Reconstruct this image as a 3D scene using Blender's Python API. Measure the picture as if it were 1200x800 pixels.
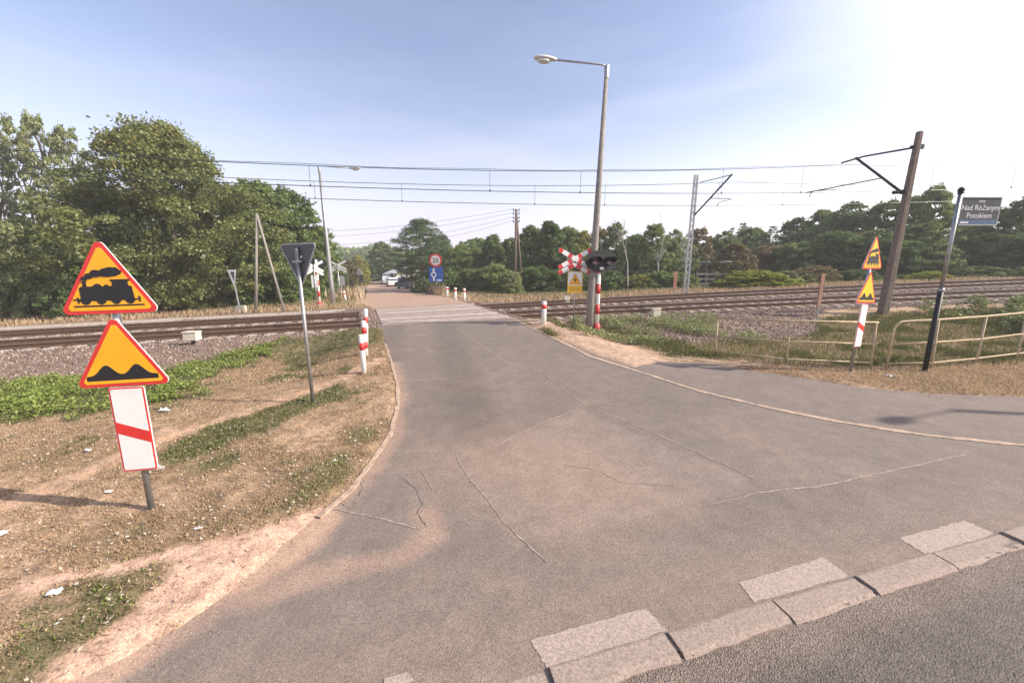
import bpy, math, random
import numpy as np
from mathutils import Vector, Matrix, Quaternion

for o in list(bpy.data.objects): bpy.data.objects.remove(o)
scene = bpy.context.scene
col = scene.collection
R = math.radians
random.seed(7); rng = np.random.default_rng(7)

# ---------------------------------------------------------------- camera, sky, sun, exposure
EYE = 2.5; FOC = 440.0; PITCH = R(10.2)
cd = bpy.data.cameras.new('camera'); cam = bpy.data.objects.new('camera', cd); col.objects.link(cam)
cam.location = (0, 0, EYE); cam.rotation_euler = (R(90) - PITCH, 0, 0)
cd.sensor_width = 36; cd.lens = 36 * FOC / 1200; cd.clip_start = .05; cd.clip_end = 3000
scene.camera = cam
SUN_EL = R(33); SUN_DIR = Vector((math.cos(R(-7)), math.sin(R(-7)), 0)) * math.cos(SUN_EL) + Vector((0, 0, math.sin(SUN_EL)))
w = bpy.data.worlds.new('World'); scene.world = w; w.use_nodes = True
wn = w.node_tree; bg = wn.nodes['Background']
sky = wn.nodes.new('ShaderNodeTexSky'); sky.sky_type = 'NISHITA'; sky.sun_disc = False
sky.sun_elevation = SUN_EL; sky.sun_rotation = R(97)
sky.air_density = 1.0; sky.dust_density = 1.0; sky.ozone_density = 1.3; sky.altitude = 100
# milky late summer air low in the sky, strongest towards the sun, and a few thin streaks of cloud
W = lambda t, **k: wn.nodes.new(t); L = wn.links.new
def wmath(op, a, b=None):
    n = W('ShaderNodeMath'); n.operation = op
    for i, q in enumerate((a, b)):
        if q is None: continue
        if isinstance(q, (int, float)): n.inputs[i].default_value = q
        else: L(q, n.inputs[i])
    return n.outputs[0]
def wrange(x, a, b, c, d, st='SMOOTHSTEP'):
    n = W('ShaderNodeMapRange'); n.interpolation_type = st; L(x, n.inputs[0])
    for i, q in enumerate((a, b, c, d)): n.inputs[i+1].default_value = q
    return n.outputs[0]
tc = W('ShaderNodeTexCoord'); sp = W('ShaderNodeSeparateXYZ'); L(tc.outputs['Generated'], sp.inputs[0])
dt = W('ShaderNodeVectorMath'); dt.operation = 'DOT_PRODUCT'; L(tc.outputs['Generated'], dt.inputs[0]); dt.inputs[1].default_value = SUN_DIR
mp = W('ShaderNodeMapping'); mp.inputs['Scale'].default_value = (1.1, 1.1, 7); L(tc.outputs['Generated'], mp.inputs['Vector'])
nz = W('ShaderNodeTexNoise'); nz.inputs['Scale'].default_value = 1.5; nz.inputs['Detail'].default_value = 5; nz.inputs['Roughness'].default_value = .5; L(mp.outputs[0], nz.inputs['Vector'])
low = wrange(sp.outputs['Z'], .0, .42, .76, .0); sunw = wrange(dt.outputs['Value'], .45, .96, 0, .95)
cl = wmath('MULTIPLY', wrange(nz.outputs[0], .46, .70, 0, .32), wrange(sp.outputs['Z'], .12, .5, 1, .12))
veil = wmath('MINIMUM', wmath('ADD', wmath('MAXIMUM', low, sunw), cl), .97)
mx = W('ShaderNodeMix'); mx.data_type = 'RGBA'; L(veil, mx.inputs[0]); tn = W('ShaderNodeVectorMath'); tn.operation = 'MULTIPLY'; tn.inputs[1].default_value = (1.2, 1.0, .97); L(sky.outputs[0], tn.inputs[0]); L(tn.outputs[0], mx.inputs[6])
m2 = W('ShaderNodeMix'); m2.data_type = 'RGBA'; L(wrange(dt.outputs['Value'], -.2, .9, 0, 1), m2.inputs[0]); m2.inputs[6].default_value = (3.9, 3.75, 4.5, 1); m2.inputs[7].default_value = (7.2, 6.9, 7.1, 1); L(m2.outputs[2], mx.inputs[7])
L(mx.outputs[2], bg.inputs[0])
bg.inputs[1].default_value = .130
sd = bpy.data.lights.new('sun', 'SUN'); sun = bpy.data.objects.new('sun', sd); col.objects.link(sun)
sd.energy = 4.1; sd.angle = R(.6); sd.color = (1, .90, .78)
sun.rotation_euler = SUN_DIR.to_track_quat('Z', 'Y').to_euler()
vs = scene.view_settings; vs.view_transform = 'Standard'; vs.look = 'None'; vs.gamma = 1; vs.exposure = .92; vs.use_curve_mapping = False
scene.render.engine = 'CYCLES'

# ---------------------------------------------------------------- object helpers
def tag(o, label=None, cat=None, group=None, kind=None):
    if label: o['label'] = label
    if cat: o['category'] = cat
    if group: o['group'] = group
    if kind: o['kind'] = kind
    return o
def empty(name, loc, label=None, cat=None, group=None, rz=0, rx=0, ry=0):
    o = bpy.data.objects.new(name, None); col.objects.link(o); o.location = loc
    o.rotation_euler = (rx, ry, rz); o.empty_display_size = .2
    return tag(o, label, cat, group)
def copy_tree(o, parent=None):
    c = o.copy(); col.objects.link(c); c.parent = parent
    for ch in [x for x in bpy.data.objects if x.parent == o]: copy_tree(ch, c)
    return c
def npmesh(name, V, F, mat, parent=None, smooth=False, attrs=None, nverts=4):
    """V (n,3) float, F (m,k) int, k fixed"""
    me = bpy.data.meshes.new(name); V = np.asarray(V, dtype=np.float32); F = np.asarray(F, dtype=np.int32)
    k = F.shape[1]
    me.vertices.add(len(V)); me.vertices.foreach_set('co', V.ravel())
    me.loops.add(F.size); me.loops.foreach_set('vertex_index', F.ravel())
    me.polygons.add(len(F)); me.polygons.foreach_set('loop_start', np.arange(0, F.size, k, dtype=np.int32))
    me.polygons.foreach_set('loop_total', np.full(len(F), k, dtype=np.int32))
    if smooth: me.polygons.foreach_set('use_smooth', np.ones(len(F), dtype=bool))
    me.update(calc_edges=True)
    for an, (dom, typ, dat) in (attrs or {}).items():
        a = me.attributes.new(an, typ, dom)
        if typ == 'FLOAT': a.data.foreach_set('value', np.asarray(dat, dtype=np.float32).ravel())
        else: a.data.foreach_set('color', np.asarray(dat, dtype=np.float32).ravel())
    me.materials.append(mat)
    o = bpy.data.objects.new(name, me); col.objects.link(o)
    if parent: o.parent = parent
    return o

class MB:
    def __init__(s): s.v = []; s.f = []
    def add(s, vs, fs):
        n = len(s.v); s.v += [tuple(p) for p in vs]; s.f += [tuple(i + n for i in f) for f in fs]; return s
    def box(s, c, size, rot=None, taper=1.0):
        hx, hy, hz = size[0]/2, size[1]/2, size[2]/2; vs = []
        for z, t in ((-hz, 1), (hz, taper)):
            for x, y in ((-hx, -hy), (hx, -hy), (hx, hy), (-hx, hy)): vs.append(Vector((x*t, y*t, z)))
        if rot is not None: vs = [rot @ p for p in vs]
        c = Vector(c)
        return s.add([p + c for p in vs], [(0,3,2,1),(4,5,6,7),(0,1,5,4),(1,2,6,5),(2,3,7,6),(3,0,4,7)])
    def tube(s, pts, rad, n=10, cap=True):
        pts = [Vector(p) for p in pts]
        rads = rad if isinstance(rad, (list, tuple)) else [rad]*len(pts)
        vs = []; prev = None
        for i, p in enumerate(pts):
            a = pts[max(i-1, 0)]; b = pts[min(i+1, len(pts)-1)]; d = (b-a).normalized()
            if prev is None:
                u = d.orthogonal().normalized()
            else:
                u = (prev - d*prev.dot(d)).normalized()
            prev = u; v = d.cross(u)
            for k in range(n):
                t = 2*math.pi*k/n; vs.append(p + (u*math.cos(t) + v*math.sin(t))*rads[i])
        fs = []
        for i in range(len(pts)-1):
            for k in range(n):
                a = i*n+k; b = i*n+(k+1) % n; fs.append((a, b, b+n, a+n))
        if cap: fs.append(tuple(range(n))[::-1]); fs.append(tuple(range((len(pts)-1)*n, len(pts)*n)))
        return s.add(vs, fs)
    def beam(s, a, b, w, h):   # rectangular bar from a to b
        a = Vector(a); b = Vector(b); d = (b-a).normalized()
        up = Vector((0, 0, 1)) if abs(d.z) < .98 else Vector((0, 1, 0))
        x = d.cross(up).normalized(); y = x.cross(d).normalized(); vs = []
        for p in (a, b):
            for i, j in ((-1,-1),(1,-1),(1,1),(-1,1)): vs.append(p + x*i*w/2 + y*j*h/2)
        return s.add(vs, [(0,3,2,1),(4,5,6,7),(0,1,5,4),(1,2,6,5),(2,3,7,6),(3,0,4,7)])
    def plate(s, poly, y0, y1, M=None):   # polygon in local x,z extruded from y0 (front) to y1
        n = len(poly); vs = [Vector((x, y0, z)) for x, z in poly] + [Vector((x, y1, z)) for x, z in poly]
        if M: vs = [M @ p for p in vs]
        ar = sum(poly[i][0]*poly[(i+1) % n][1]-poly[(i+1) % n][0]*poly[i][1] for i in range(n))
        fr = list(range(n)); bk = list(range(n, 2*n))
        if ar < 0: fr = fr[::-1]
        else: bk = bk[::-1]
        fs = [tuple(fr), tuple(bk)]
        for i in range(n):
            j = (i+1) % n; fs.append((i, j, j+n, i+n) if ar < 0 else (j, i, i+n, j+n))
        return s.add(vs, fs)
    def build(s, name, mat, parent=None, smooth=False, bevel=0):
        me = bpy.data.meshes.new(name); me.from_pydata(s.v, [], s.f); me.materials.append(mat)
        if smooth:
            me.polygons.foreach_set('use_smooth', [len(p.vertices) == 4 for p in me.polygons])
        me.update(); o = bpy.data.objects.new(name, me); col.objects.link(o)
        if bevel:
            b = o.modifiers.new('bevel', 'BEVEL'); b.width = bevel; b.segments = 2; b.limit_method = 'ANGLE'
        if parent: o.parent = parent
        return o

def rounded(poly, r, n=5):
    out = []; N = len(poly)
    for i in range(N):
        p = Vector(poly[i]).to_2d() if len(poly[i]) > 2 else Vector(poly[i]); a = Vector(poly[i-1]); b = Vector(poly[(i+1) % N])
        da = (a-p).normalized(); db = (b-p).normalized(); ang = da.angle(db); t = r/math.tan(ang/2)
        c = p + (da+db).normalized()*(r/math.sin(ang/2)); s = p+da*t; e = p+db*t
        for k in range(n+1):
            f = k/n; m = s.lerp(e, f); out.append(tuple(c + (m-c).normalized()*r))
    return out
def ellipse(cx, cz, rx, rz, n=20, a0=0, a1=2*math.pi): return [(cx+rx*math.cos(a0+(a1-a0)*k/n), cz+rz*math.sin(a0+(a1-a0)*k/n)) for k in range(n)]

# ---------------------------------------------------------------- materials
MC = {}
def mat(name, c, rough=.6, metal=0, var=.15, scale=8, bump=0, bscale=60, c2=None, spots=None, coat=0):
    """procedural surface: base colour mottled by noise, optional second colour in worn spots, fine bump"""
    if name in MC: return MC[name]
    m = bpy.data.materials.new(name); m.use_nodes = True; nt = m.node_tree; b = nt.nodes['Principled BSDF']; l = nt.links.new
    b.inputs['Roughness'].default_value = rough; b.inputs['Metallic'].default_value = metal
    if coat: b.inputs['Coat Weight'].default_value = coat
    t = nt.nodes.new('ShaderNodeTexCoord'); n1 = nt.nodes.new('ShaderNodeTexNoise'); n1.inputs['Scale'].default_value = scale; n1.inputs['Detail'].default_value = 6
    l(t.outputs['Object'], n1.inputs['Vector'])
    r = nt.nodes.new('ShaderNodeMapRange'); r.inputs[1].default_value = .3; r.inputs[2].default_value = .7; r.inputs[3].default_value = 1-var; r.inputs[4].default_value = 1+var
    l(n1.outputs[0], r.inputs[0])
    h = nt.nodes.new('ShaderNodeVectorMath'); h.operation = 'SCALE'; h.inputs[0].default_value = c[:3]; l(r.outputs[0], h.inputs['Scale']); out = h.outputs[0]
    if c2:
        n2 = nt.nodes.new('ShaderNodeTexNoise'); n2.inputs['Scale'].default_value = scale*1.7; n2.inputs['Detail'].default_value = 8; n2.inputs['Roughness'].default_value = .65
        l(t.outputs['Object'], n2.inputs['Vector'])
        r2 = nt.nodes.new('ShaderNodeMapRange'); lo = spots or .58; r2.inputs[1].default_value = lo; r2.inputs[2].default_value = lo+.07
        l(n2.outputs[0], r2.inputs[0]); mm = nt.nodes.new('ShaderNodeMix'); mm.data_type = 'RGBA'; mm.inputs[7].default_value = (*c2, 1)
        l(r2.outputs[0], mm.inputs[0]); l(out, mm.inputs[6]); out = mm.outputs[2]
    l(out, b.inputs['Base Color'])
    if bump:
        n3 = nt.nodes.new('ShaderNodeTexNoise'); n3.inputs['Scale'].default_value = bscale; n3.inputs['Detail'].default_value = 4
        l(t.outputs['Object'], n3.inputs['Vector']); bp = nt.nodes.new('ShaderNodeBump'); bp.inputs['Strength'].default_value = bump; bp.inputs['Distance'].default_value = .01
        l(n3.outputs[0], bp.inputs['Height']); l(bp.outputs[0], b.inputs['Normal'])
    MC[name] = m; return m
M_red = mat('sign red', (.62, .035, .03), .35, var=.08, c2=(.5, .1, .08), spots=.7)
M_yel = mat('sign yellow', (.86, .40, .012), .4, var=.10, scale=4, c2=(.72, .38, .04), spots=.66)
M_lemon = mat('faded sign yellow', (.85, .50, .02), .35, var=.08, scale=3)
M_wht = mat('sign white', (.76, .76, .74), .45, var=.06, scale=5, c2=(.58, .55, .5), spots=.66)
M_blk = mat('sign black', (.013, .013, .015), .45, var=.1)
M_galv = mat('galvanised steel', (.36, .36, .36), .45, .75, var=.18, scale=14, bump=.1)
M_back = mat('grey sign back', (.085, .095, .105), .45, .25, var=.15, scale=6)
M_conc = mat('weathered concrete', (.25, .225, .20), .9, var=.22, scale=7, bump=.4, bscale=70, c2=(.2, .19, .17), spots=.6)
M_concd = mat('dark concrete', (.19, .145, .11), .9, var=.25, scale=6, bump=.4, bscale=50, c2=(.11, .1, .09), spots=.58)
M_kerb = mat('kerb concrete', (.31, .24, .20), .92, var=.3, scale=55, bump=.55, bscale=170, c2=(.18, .145, .125), spots=.56)
M_mark = mat('worn road paint', (.37, .29, .24), .85, var=.3, scale=60, bump=.3, bscale=170, c2=(.20, .165, .145), spots=.52)
M_rust = mat('rusty steel', (.16, .065, .035), .85, .1, var=.3, scale=20, bump=.4, c2=(.06, .03, .02), spots=.56)
M_railt = mat('rail head steel', (.40, .37, .35), .35, .8, var=.15, scale=5)
M_railw = mat('rail web rust', (.13, .075, .05), .8, .2, var=.25, scale=8)
M_slp = mat('sleeper concrete', (.40, .35, .30), .9, var=.25, scale=7, bump=.5, c2=(.22, .16, .12), spots=.55)
M_post = mat('post white paint', (.78, .77, .74), .5, var=.08, scale=10, c2=(.45, .42, .38), spots=.68)
M_pred = mat('post red paint', (.60, .05, .045), .45, var=.1, scale=10, c2=(.4, .14, .12), spots=.7)
M_fence = mat('cream flaking paint', (.50, .39, .245), .8, var=.2, scale=18, bump=.3, c2=(.22, .12, .065), spots=.55)
M_dark = mat('black painted steel', (.009, .010, .013), .6, .0, var=.2)
M_wire = mat('copper wire', (.07, .085, .075), .5, .6, var=.1)
M_wood = mat('tarred wood', (.12, .09, .07), .9, var=.3, scale=9, bump=.5, bscale=30)
M_lampw = mat('lamp shell', (.62, .62, .6), .4, .2, var=.08)
M_glass = mat('frosted lamp glass', (.6, .62, .62), .2, 0, var=.04)
M_lens = mat('red signal lens', (.12, .01, .012), .15, 0, var=.05, coat=1)
M_nsign = mat('grey green street sign', (.07, .08, .075), .7, 0, var=.08, scale=5)
M_nblue = mat('blue strip', (.08, .14, .24), .4, var=.1)
M_box = mat('cream cabinet', (.62, .57, .45), .6, var=.12, scale=9, c2=(.35, .28, .2), spots=.66)
M_blue = mat('sign blue', (.02, .10, .42), .4, var=.08)
M_brown = mat('rusty brown board', (.17, .075, .05), .85, .1, var=.3, scale=6, c2=(.08, .035, .025), spots=.55)
M_bark = mat('bark', (.115, .09, .07), .95, var=.35, scale=9, bump=.7, bscale=25)
M_barkp = mat('pale bark', (.36, .34, .31), .9, var=.3, scale=8, bump=.4, c2=(.1, .09, .08), spots=.6)
M_barkn = mat('pine bark', (.26, .15, .09), .9, var=.3, scale=6, bump=.5)

# ---------------------------------------------------------------- noise and terrain
def _h(ix, iy, s):
    n = (ix*374761393 + iy*668265263 + s*1274126177) & 0xffffffff
    n = ((n ^ (n >> 13)) * 1274126177) & 0xffffffff
    return ((n ^ (n >> 16)) & 0xffff)/65535.0
def vnoise(x, y, s=0):
    x = np.asarray(x, dtype=np.float64); y = np.asarray(y, dtype=np.float64)
    ix = np.floor(x).astype(np.int64); iy = np.floor(y).astype(np.int64); fx = x-ix; fy = y-iy
    fx = fx*fx*(3-2*fx); fy = fy*fy*(3-2*fy)
    a = _h(ix, iy, s); b = _h(ix+1, iy, s); c = _h(ix, iy+1, s); d = _h(ix+1, iy+1, s)
    return (a*(1-fx)+b*fx)*(1-fy) + (c*(1-fx)+d*fx)*fy
def fbm(x, y, s=0, o=4):
    t = 0; a = .5; n = 0
    for i in range(o): t = t + a*vnoise(x*2**i, y*2**i, s+i*17); n += a; a *= .55
    return t/n
def sst(x, a, b):
    t = np.clip((x-a)/(b-a), 0, 1); return t*t*(3-2*t)
def yc(x):      # centre line of the near track
    x = np.asarray(x, dtype=np.float64); q = lambda t: 16.4+.19*t-.0035*t*t
    return np.where(x > 27, q(27.), np.where(x < -30, q(-30.)+.4*(x+30), q(np.clip(x, -30, 27))))
def slope(x): return .19-.007*np.clip(np.asarray(x, dtype=np.float64), -30, 27)
def vof(x, y):  # distance across the tracks, 0 at the nearest rail
    s = slope(x); return (y-yc(x))/np.sqrt(1+s*s)+.72
def rail_plane(x, v):
    x = np.clip(x, -24, 33); return .78+.031*x+np.clip(v, -1, 6.5)/5.44*np.clip(.1+.011*x, 0, 1)
def road_cx(y): return -2.8-.41*(y-15)     # rough centre line of the side road, used only for heights
def base_T(x, y):
    x = np.asarray(x, dtype=np.float64); y = np.asarray(y, dtype=np.float64)
    v = vof(x, y); rp_ = rail_plane(x, v)-.01
    near = rp_*sst(v, -11.5, -.8)
    far = .45 + (rp_-.45)*(1-sst(v, 6.3, 55))
    far = far + 1.1*sst(v, 12, 60)*sst(x, 5, 60)
    return np.where(v < 0, near, np.where(v < 6.2, rp_, far))
def T(x, y):
    x = np.asarray(x, dtype=np.float64); y = np.asarray(y, dtype=np.float64)
    z = base_T(x, y); v = vof(x, y); d = np.abs(x-road_cx(y))
    off = np.where((v > -1.35) & (v < 6.9), sst(d, 3.2, 3.45), sst(d, 3.3, 5.2))
    t = sst(v, -3.4, -1.25)*(1-sst(v, 6.7, 8.6))
    dep = .17*t + (1-t)*(.40*sst(v, -9, -3.4)*(v < 2) + .30*sst(x, -6, 4)*(v > 2)*(1-sst(v, 20, 50)))
    return z - dep*off
def ray(px, py):
    x = (px-600)/FOC; y = -(py-400)/FOC
    return (x, math.cos(PITCH)+y*math.sin(PITCH), -math.sin(PITCH)+y*math.cos(PITCH))
_ts = np.concatenate([np.arange(1.5, 60, .01), np.arange(60, 400, .1)])
def at(px, py, Y=None, dz=0):
    """where a point traced in the photograph meets the terrain (or stands at depth Y)"""
    d = ray(px, py)
    if Y is not None:
        t = Y/d[1]; return Vector((d[0]*t, Y, EYE+d[2]*t))
    X = d[0]*_ts; Yv = d[1]*_ts; Z = EYE+d[2]*_ts
    h = Z < T(X, Yv)+dz
    i = int(np.argmax(h)) if h.any() else len(_ts)-1
    return Vector((X[i], Yv[i], float(T(X[i], Yv[i]))+dz))
def gz(x, y, dz=0): return Vector((x, y, float(T(x, y))+dz))
def trace(pts): return [tuple(at(*p).to_2d()) for p in pts]
def sdpoly(x, y, poly):
    """signed distance, negative inside"""
    P = np.asarray(poly); d2 = np.full(np.shape(x), 1e18); ins = np.zeros(np.shape(x), dtype=bool)
    for i in range(len(P)):
        a = P[i]; b = P[(i+1) % len(P)]; e = b-a; wx = x-a[0]; wy = y-a[1]
        t = np.clip((wx*e[0]+wy*e[1])/max(e@e, 1e-12), 0, 1); dx = wx-e[0]*t; dy = wy-e[1]*t
        d2 = np.minimum(d2, dx*dx+dy*dy)
        c = ((a[1] <= y) != (b[1] <= y)) & (x < (b[0]-a[0])*(y-a[1])/((b[1]-a[1]) if abs(b[1]-a[1]) > 1e-12 else 1e-12)+a[0]); ins ^= c
    d = np.sqrt(d2); return np.where(ins, -d, d)
def dline(x, y, P):
    d2 = np.full(np.shape(x), 1e18); P = np.asarray(P)
    for i in range(len(P)-1):
        a = P[i]; b = P[i+1]; e = b-a; wx = x-a[0]; wy = y-a[1]
        t = np.clip((wx*e[0]+wy*e[1])/max(e@e, 1e-12), 0, 1); dx = wx-e[0]*t; dy = wy-e[1]*t; d2 = np.minimum(d2, dx*dx+dy*dy)
    return np.sqrt(d2)
# ---------------------------------------------------------------- plan of the place, traced once onto the ground
KL = [at(*p).to_2d() for p in ((640, 786), (780, 742), (896, 705), (995, 677), (1087, 651), (1166, 627))]   # upper edge of kerb row
ka, kb = KL[0], KL[-1]; kd = (kb-ka).normalized(); kn = Vector((-kd.y, kd.x))        # along / towards the side road
def kside(x, y): return (x-ka.x)*kn.x + (y-ka.y)*kn.y                              # >0 on the side-road side
def along(t, n=0): p = ka+kd*t+kn*n; return (p.x, p.y)
left_edge = trace([(430, 349), (447, 379), (452, 400), (459, 427), (467, 455), (467, 474), (457, 510), (440, 537), (419, 566), (396, 590), (366, 612), (330, 645), (290, 682), (215, 735), (100, 800)])
road_poly = left_edge + [along(-4.5, 0), along(-9, .3), along(-60, .3), along(-60, -9), along(60, -9), along(60, 4.5)] + trace([(1700, 486), (1450, 478), (1300, 471)])
verge_r = trace([(1200, 466), (1089, 462), (1010, 454.6), (931, 442), (883, 435.6), (820, 425), (775, 424), (745, 432), (700, 417), (660, 402), (620, 384), (593, 370), (556, 358)])
road_poly += verge_r
_e = trace([(530, 350), (500, 344.5), (478, 338.5), (455, 331.5), (444, 328.5)])
_w = trace([(424, 329), (428, 333), (431, 340)])
fa = Vector(_e[-1]); fb = Vector(_w[0])
road_poly += _e + [tuple(fa+Vector((-40, 98))), tuple(fb+Vector((-40, 98)))] + _w
sd_sand = trace([(60, 800), (100, 765), (150, 730), (190, 690), (225, 650), (330, 620), (368, 598), (396, 596), (345, 648), (300, 680), (235, 715), (180, 735), (190, 760), (110, 800)])
sd_path = trace([(-60, 620), (60, 572), (190, 517), (270, 490), (350, 466), (400, 446), (445, 424)])
sd_path2 = trace([(190, 517), (120, 552), (40, 590)])
sd_sand2 = trace([(40, 690), (120, 672), (210, 655), (300, 632)])
dirt_r = trace([(556, 358), (593, 369), (640, 385), (700, 417), (745, 432), (775, 424), (735, 405), (690, 396), (652, 384), (640, 378), (604, 368)])
dirt_far = trace([(350, 361), (398, 352), (431, 344), (434, 350), (430, 356), (390, 359)])
weeds_l = trace([(-60, 440), (0, 432), (120, 424), (200, 424), (300, 408), (330, 404), (300, 420), (250, 440), (200, 468), (120, 486), (0, 500), (-60, 505)])
grass_l2 = trace([(300, 404), (440, 382), (446, 402), (400, 415), (330, 420)])
grass_r = trace([(690, 382), (760, 396), (840, 396), (960, 376), (1060, 368), (1200, 362), (1260, 362), (1260, 420), (1190, 424), (1040, 438), (920, 430), (840, 420), (790, 418), (740, 400), (700, 392)])
brown_r = trace([(870, 432), (1040, 433), (1190, 422), (1260, 420), (1260, 470), (1089, 462), (930, 442)])
kerb_r = trace([(593, 370), (620, 383), (660, 402), (692, 418), (746, 435), (820, 459), (900, 478), (978, 494), (1083, 510), (1171, 520), (1300, 532), (1700, 560)])
green2 = trace([(185, 540), (230, 505), (300, 478), (345, 470), (400, 452), (405, 462), (340, 492), (260, 525), (200, 548)])
green3 = trace([(-20, 800), (30, 720), (90, 690), (170, 675), (205, 680), (150, 720), (60, 800)])
dust1 = trace([(500, 520), (600, 500), (700, 520), (800, 590), (740, 640), (640, 650), (590, 600), (500, 560)])
crk = 0
dust2 = [at(300, 700).to_2d(), at(380, 672).to_2d(), at(470, 655).to_2d(), at(510, 630).to_2d(), at(500, 605).to_2d()]
grey_patch = trace([(760, 600), (840, 585), (915, 575), (980, 568), (1130, 533), (1250, 520), (1250, 600), (1160, 612), (1000, 650), (800, 640)])
old_patch = trace([(545, 532), (680, 480), (880, 562), (835, 590), (700, 620), (600, 640), (560, 575)])

def ground_masks(x, y):
    n1 = fbm(x*1.3, y*1.3, 3); n2 = fbm(x*5, y*5, 9); n3 = fbm(x*.25, y*.25, 21)
    v = vof(x, y); jit = (n2-.5)*.5
    M = {}
    M['path'] = np.maximum(1-sst(dline(x, y, sd_path)+jit*.5, .08, .26), (1-sst(dline(x, y, sd_path2)+jit*.4, .03, .16))*.8)
    M['sand'] = np.maximum(1-sst(sdpoly(x, y, sd_sand)+jit*.35, -.05, .12), 1-sst(dline(x, y, sd_sand2)+jit*.4, .02, .14))
    M['dirt'] = np.maximum(1-sst(sdpoly(x, y, dirt_r)+jit*.8, -.1, .3), 1-sst(sdpoly(x, y, dirt_far)+jit*2, -.4, 1.2))
    d = np.abs(x-road_cx(y))
    blim = np.where(x > 0, -4.9, -4.3)
    cut = np.where(x > 0, sst(x, 2.5, 6), 1-sst(x, -9.5, -7.5))
    rcut = 1-.72*sst(x, 9.5, 14)
    M['ballast'] = sst(v+jit*1.2, blim*rcut*cut-1.5*(1-cut)-.25, blim*rcut*cut-1.5*(1-cut)+.25)*(1-sst(v+jit, 7.6, 8.6))
    M['weed'] = (1-sst(sdpoly(x, y, weeds_l)+jit*2.6+(fbm(x*2.2, y*2.2, 71)-.5)*2.2, -.35, .45))
    M['green'] = np.maximum.reduce([M['weed'], (1-sst(sdpoly(x, y, grass_l2)+jit*2, -.3, .6))*.8, 1-sst(sdpoly(x, y, grass_r)+jit*1.5, -.2, .4), sst(n1+n3*.5, .86, .98)*.75, (1-sst(sdpoly(x, y, green2)+jit*.7, -.1, .15))*.9, (1-sst(sdpoly(x, y, green3)+jit*.5, -.1, .1))*.9*sst(n2, .3, .55)])
    M['brown'] = 1-sst(sdpoly(x, y, brown_r)+jit, -.1, .3)
    M['n1'] = n1; M['n2'] = n2; M['v'] = v
    return M
def lerp3(c, k, m): return c*(1-m[..., None]) + np.array(k)*m[..., None]
def ground_col(x, y):
    M = ground_masks(x, y); c = np.zeros(x.shape+(3,)); c[:] = (.36, .245, .16)
    c = lerp3(c, (.23, .155, .09), sst(M['n1'], .4, .65)); c = lerp3(c, (.42, .28, .19), sst(M['n2'], .52, .75)*.6)
    c = lerp3(c, (.30, .20, .12), (1-sst(M['v'], 9, 14))*sst(M['v'], 7, 8)*.7)
    c = lerp3(c, (.10, .105, .042), M['green']*.8)
    c = lerp3(c, (.22, .14, .08), M['brown']*.6)
    c = lerp3(c, (.42, .27, .175), M['path']*.9); c = lerp3(c, (.42, .285, .205), M['dirt']*.9)
    c = lerp3(c, (.20, .142, .112), M['ballast']); c = lerp3(c, (.50, .325, .235), M['sand'])
    far = sst(M['v'], 12, 26); c = lerp3(c, (.10, .095, .045), far*.8)
    return c, M
def dust_mask(x, y):
    n1 = fbm(x*1.1, y*1.1, 41); n2 = fbm(x*4, y*4, 43); jit = (n1-.5)
    s = 1-sst(sdpoly(x, y, sd_sand)+jit*.45+(n2-.5)*.12, -.06, .16)
    e = (1-sst(dline(x, y, left_edge[3:])+jit*.3, .0, .3))*.6
    f = (1-sst(sdpoly(x, y, dust1)+jit*1.2, -.8, .8))*.30
    g = (1-sst(dline(x, y, dust2)+jit*.3, .0, .22))*.5
    h = sst(vof(x, y), 5.0, 8.5)*.85
    k = (1-sst(kside(x, y)+jit*.6, .1, 1.4))*.15*(kside(x, y) > 0)
    return np.clip(np.maximum.reduce([s, e, f, g, h, k, sst(n1, .5, .8)*.14]), 0, 1)

def grid(xs, ys, keep=None):
    X, Y = np.meshgrid(xs, ys); nx = len(xs); ny = len(ys)
    i, j = np.meshgrid(np.arange(nx-1), np.arange(ny-1)); a = (j*nx+i).ravel()
    F = np.stack([a, a+1, a+nx+1, a+nx], 1)
    return X.ravel(), Y.ravel(), F
def compact(V, F, *arrs):
    u, inv = np.unique(F, return_inverse=True); return (V[u], inv.reshape(F.shape)) + tuple(a[u] for a in arrs)
def axis(segs):
    out = []
    for a, b, s in segs: out += list(np.arange(a, b-1e-6, s))
    out.append(segs[-1][1]); return np.array(out)
xs = axis([(-700, -100, 40), (-100, -40, 5), (-40, -14, .4), (-14, -7, .12), (-7, 8, .06), (8, 16, .12), (16, 50, .4), (50, 110, 5), (110, 710, 40)])
ys = axis([(-120, -20, 20), (-20, -2, 3), (-2, 1.4, .4), (1.4, 8, .06), (8, 14, .1), (14, 26, .15), (26, 60, .6), (60, 150, 5), (150, 1150, 50)])
gx, gy, gf = grid(xs, ys)
sd_road = sdpoly(gx, gy, road_poly)
def bump_h(x, y): return (fbm(x*.9, y*.9, 5)-.5)*.10 + (fbm(x*6, y*6, 6)-.5)*.035
gz0 = T(gx, gy); gc, GM = ground_col(gx, gy)
v_ = GM['v']; soft = sst(sd_road, .0, .9)
prof = np.where(sd_road < 0, np.maximum(sd_road*.5, -.07), np.minimum(sd_road*.22, .035))
jitter = (fbm(gx*7, gy*7, 12)-.5)*.02
inbed = ((v_ > -1.5) & (v_ < 7.2))
gzv = gz0 + prof + jitter*np.where(np.abs(sd_road) < .5, 1, .3) + bump_h(gx, gy)*soft*np.where(inbed, .2, 1)
gzv = np.where(inbed & (sd_road > 0), np.minimum(gzv, gz0+.0), gzv)
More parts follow.
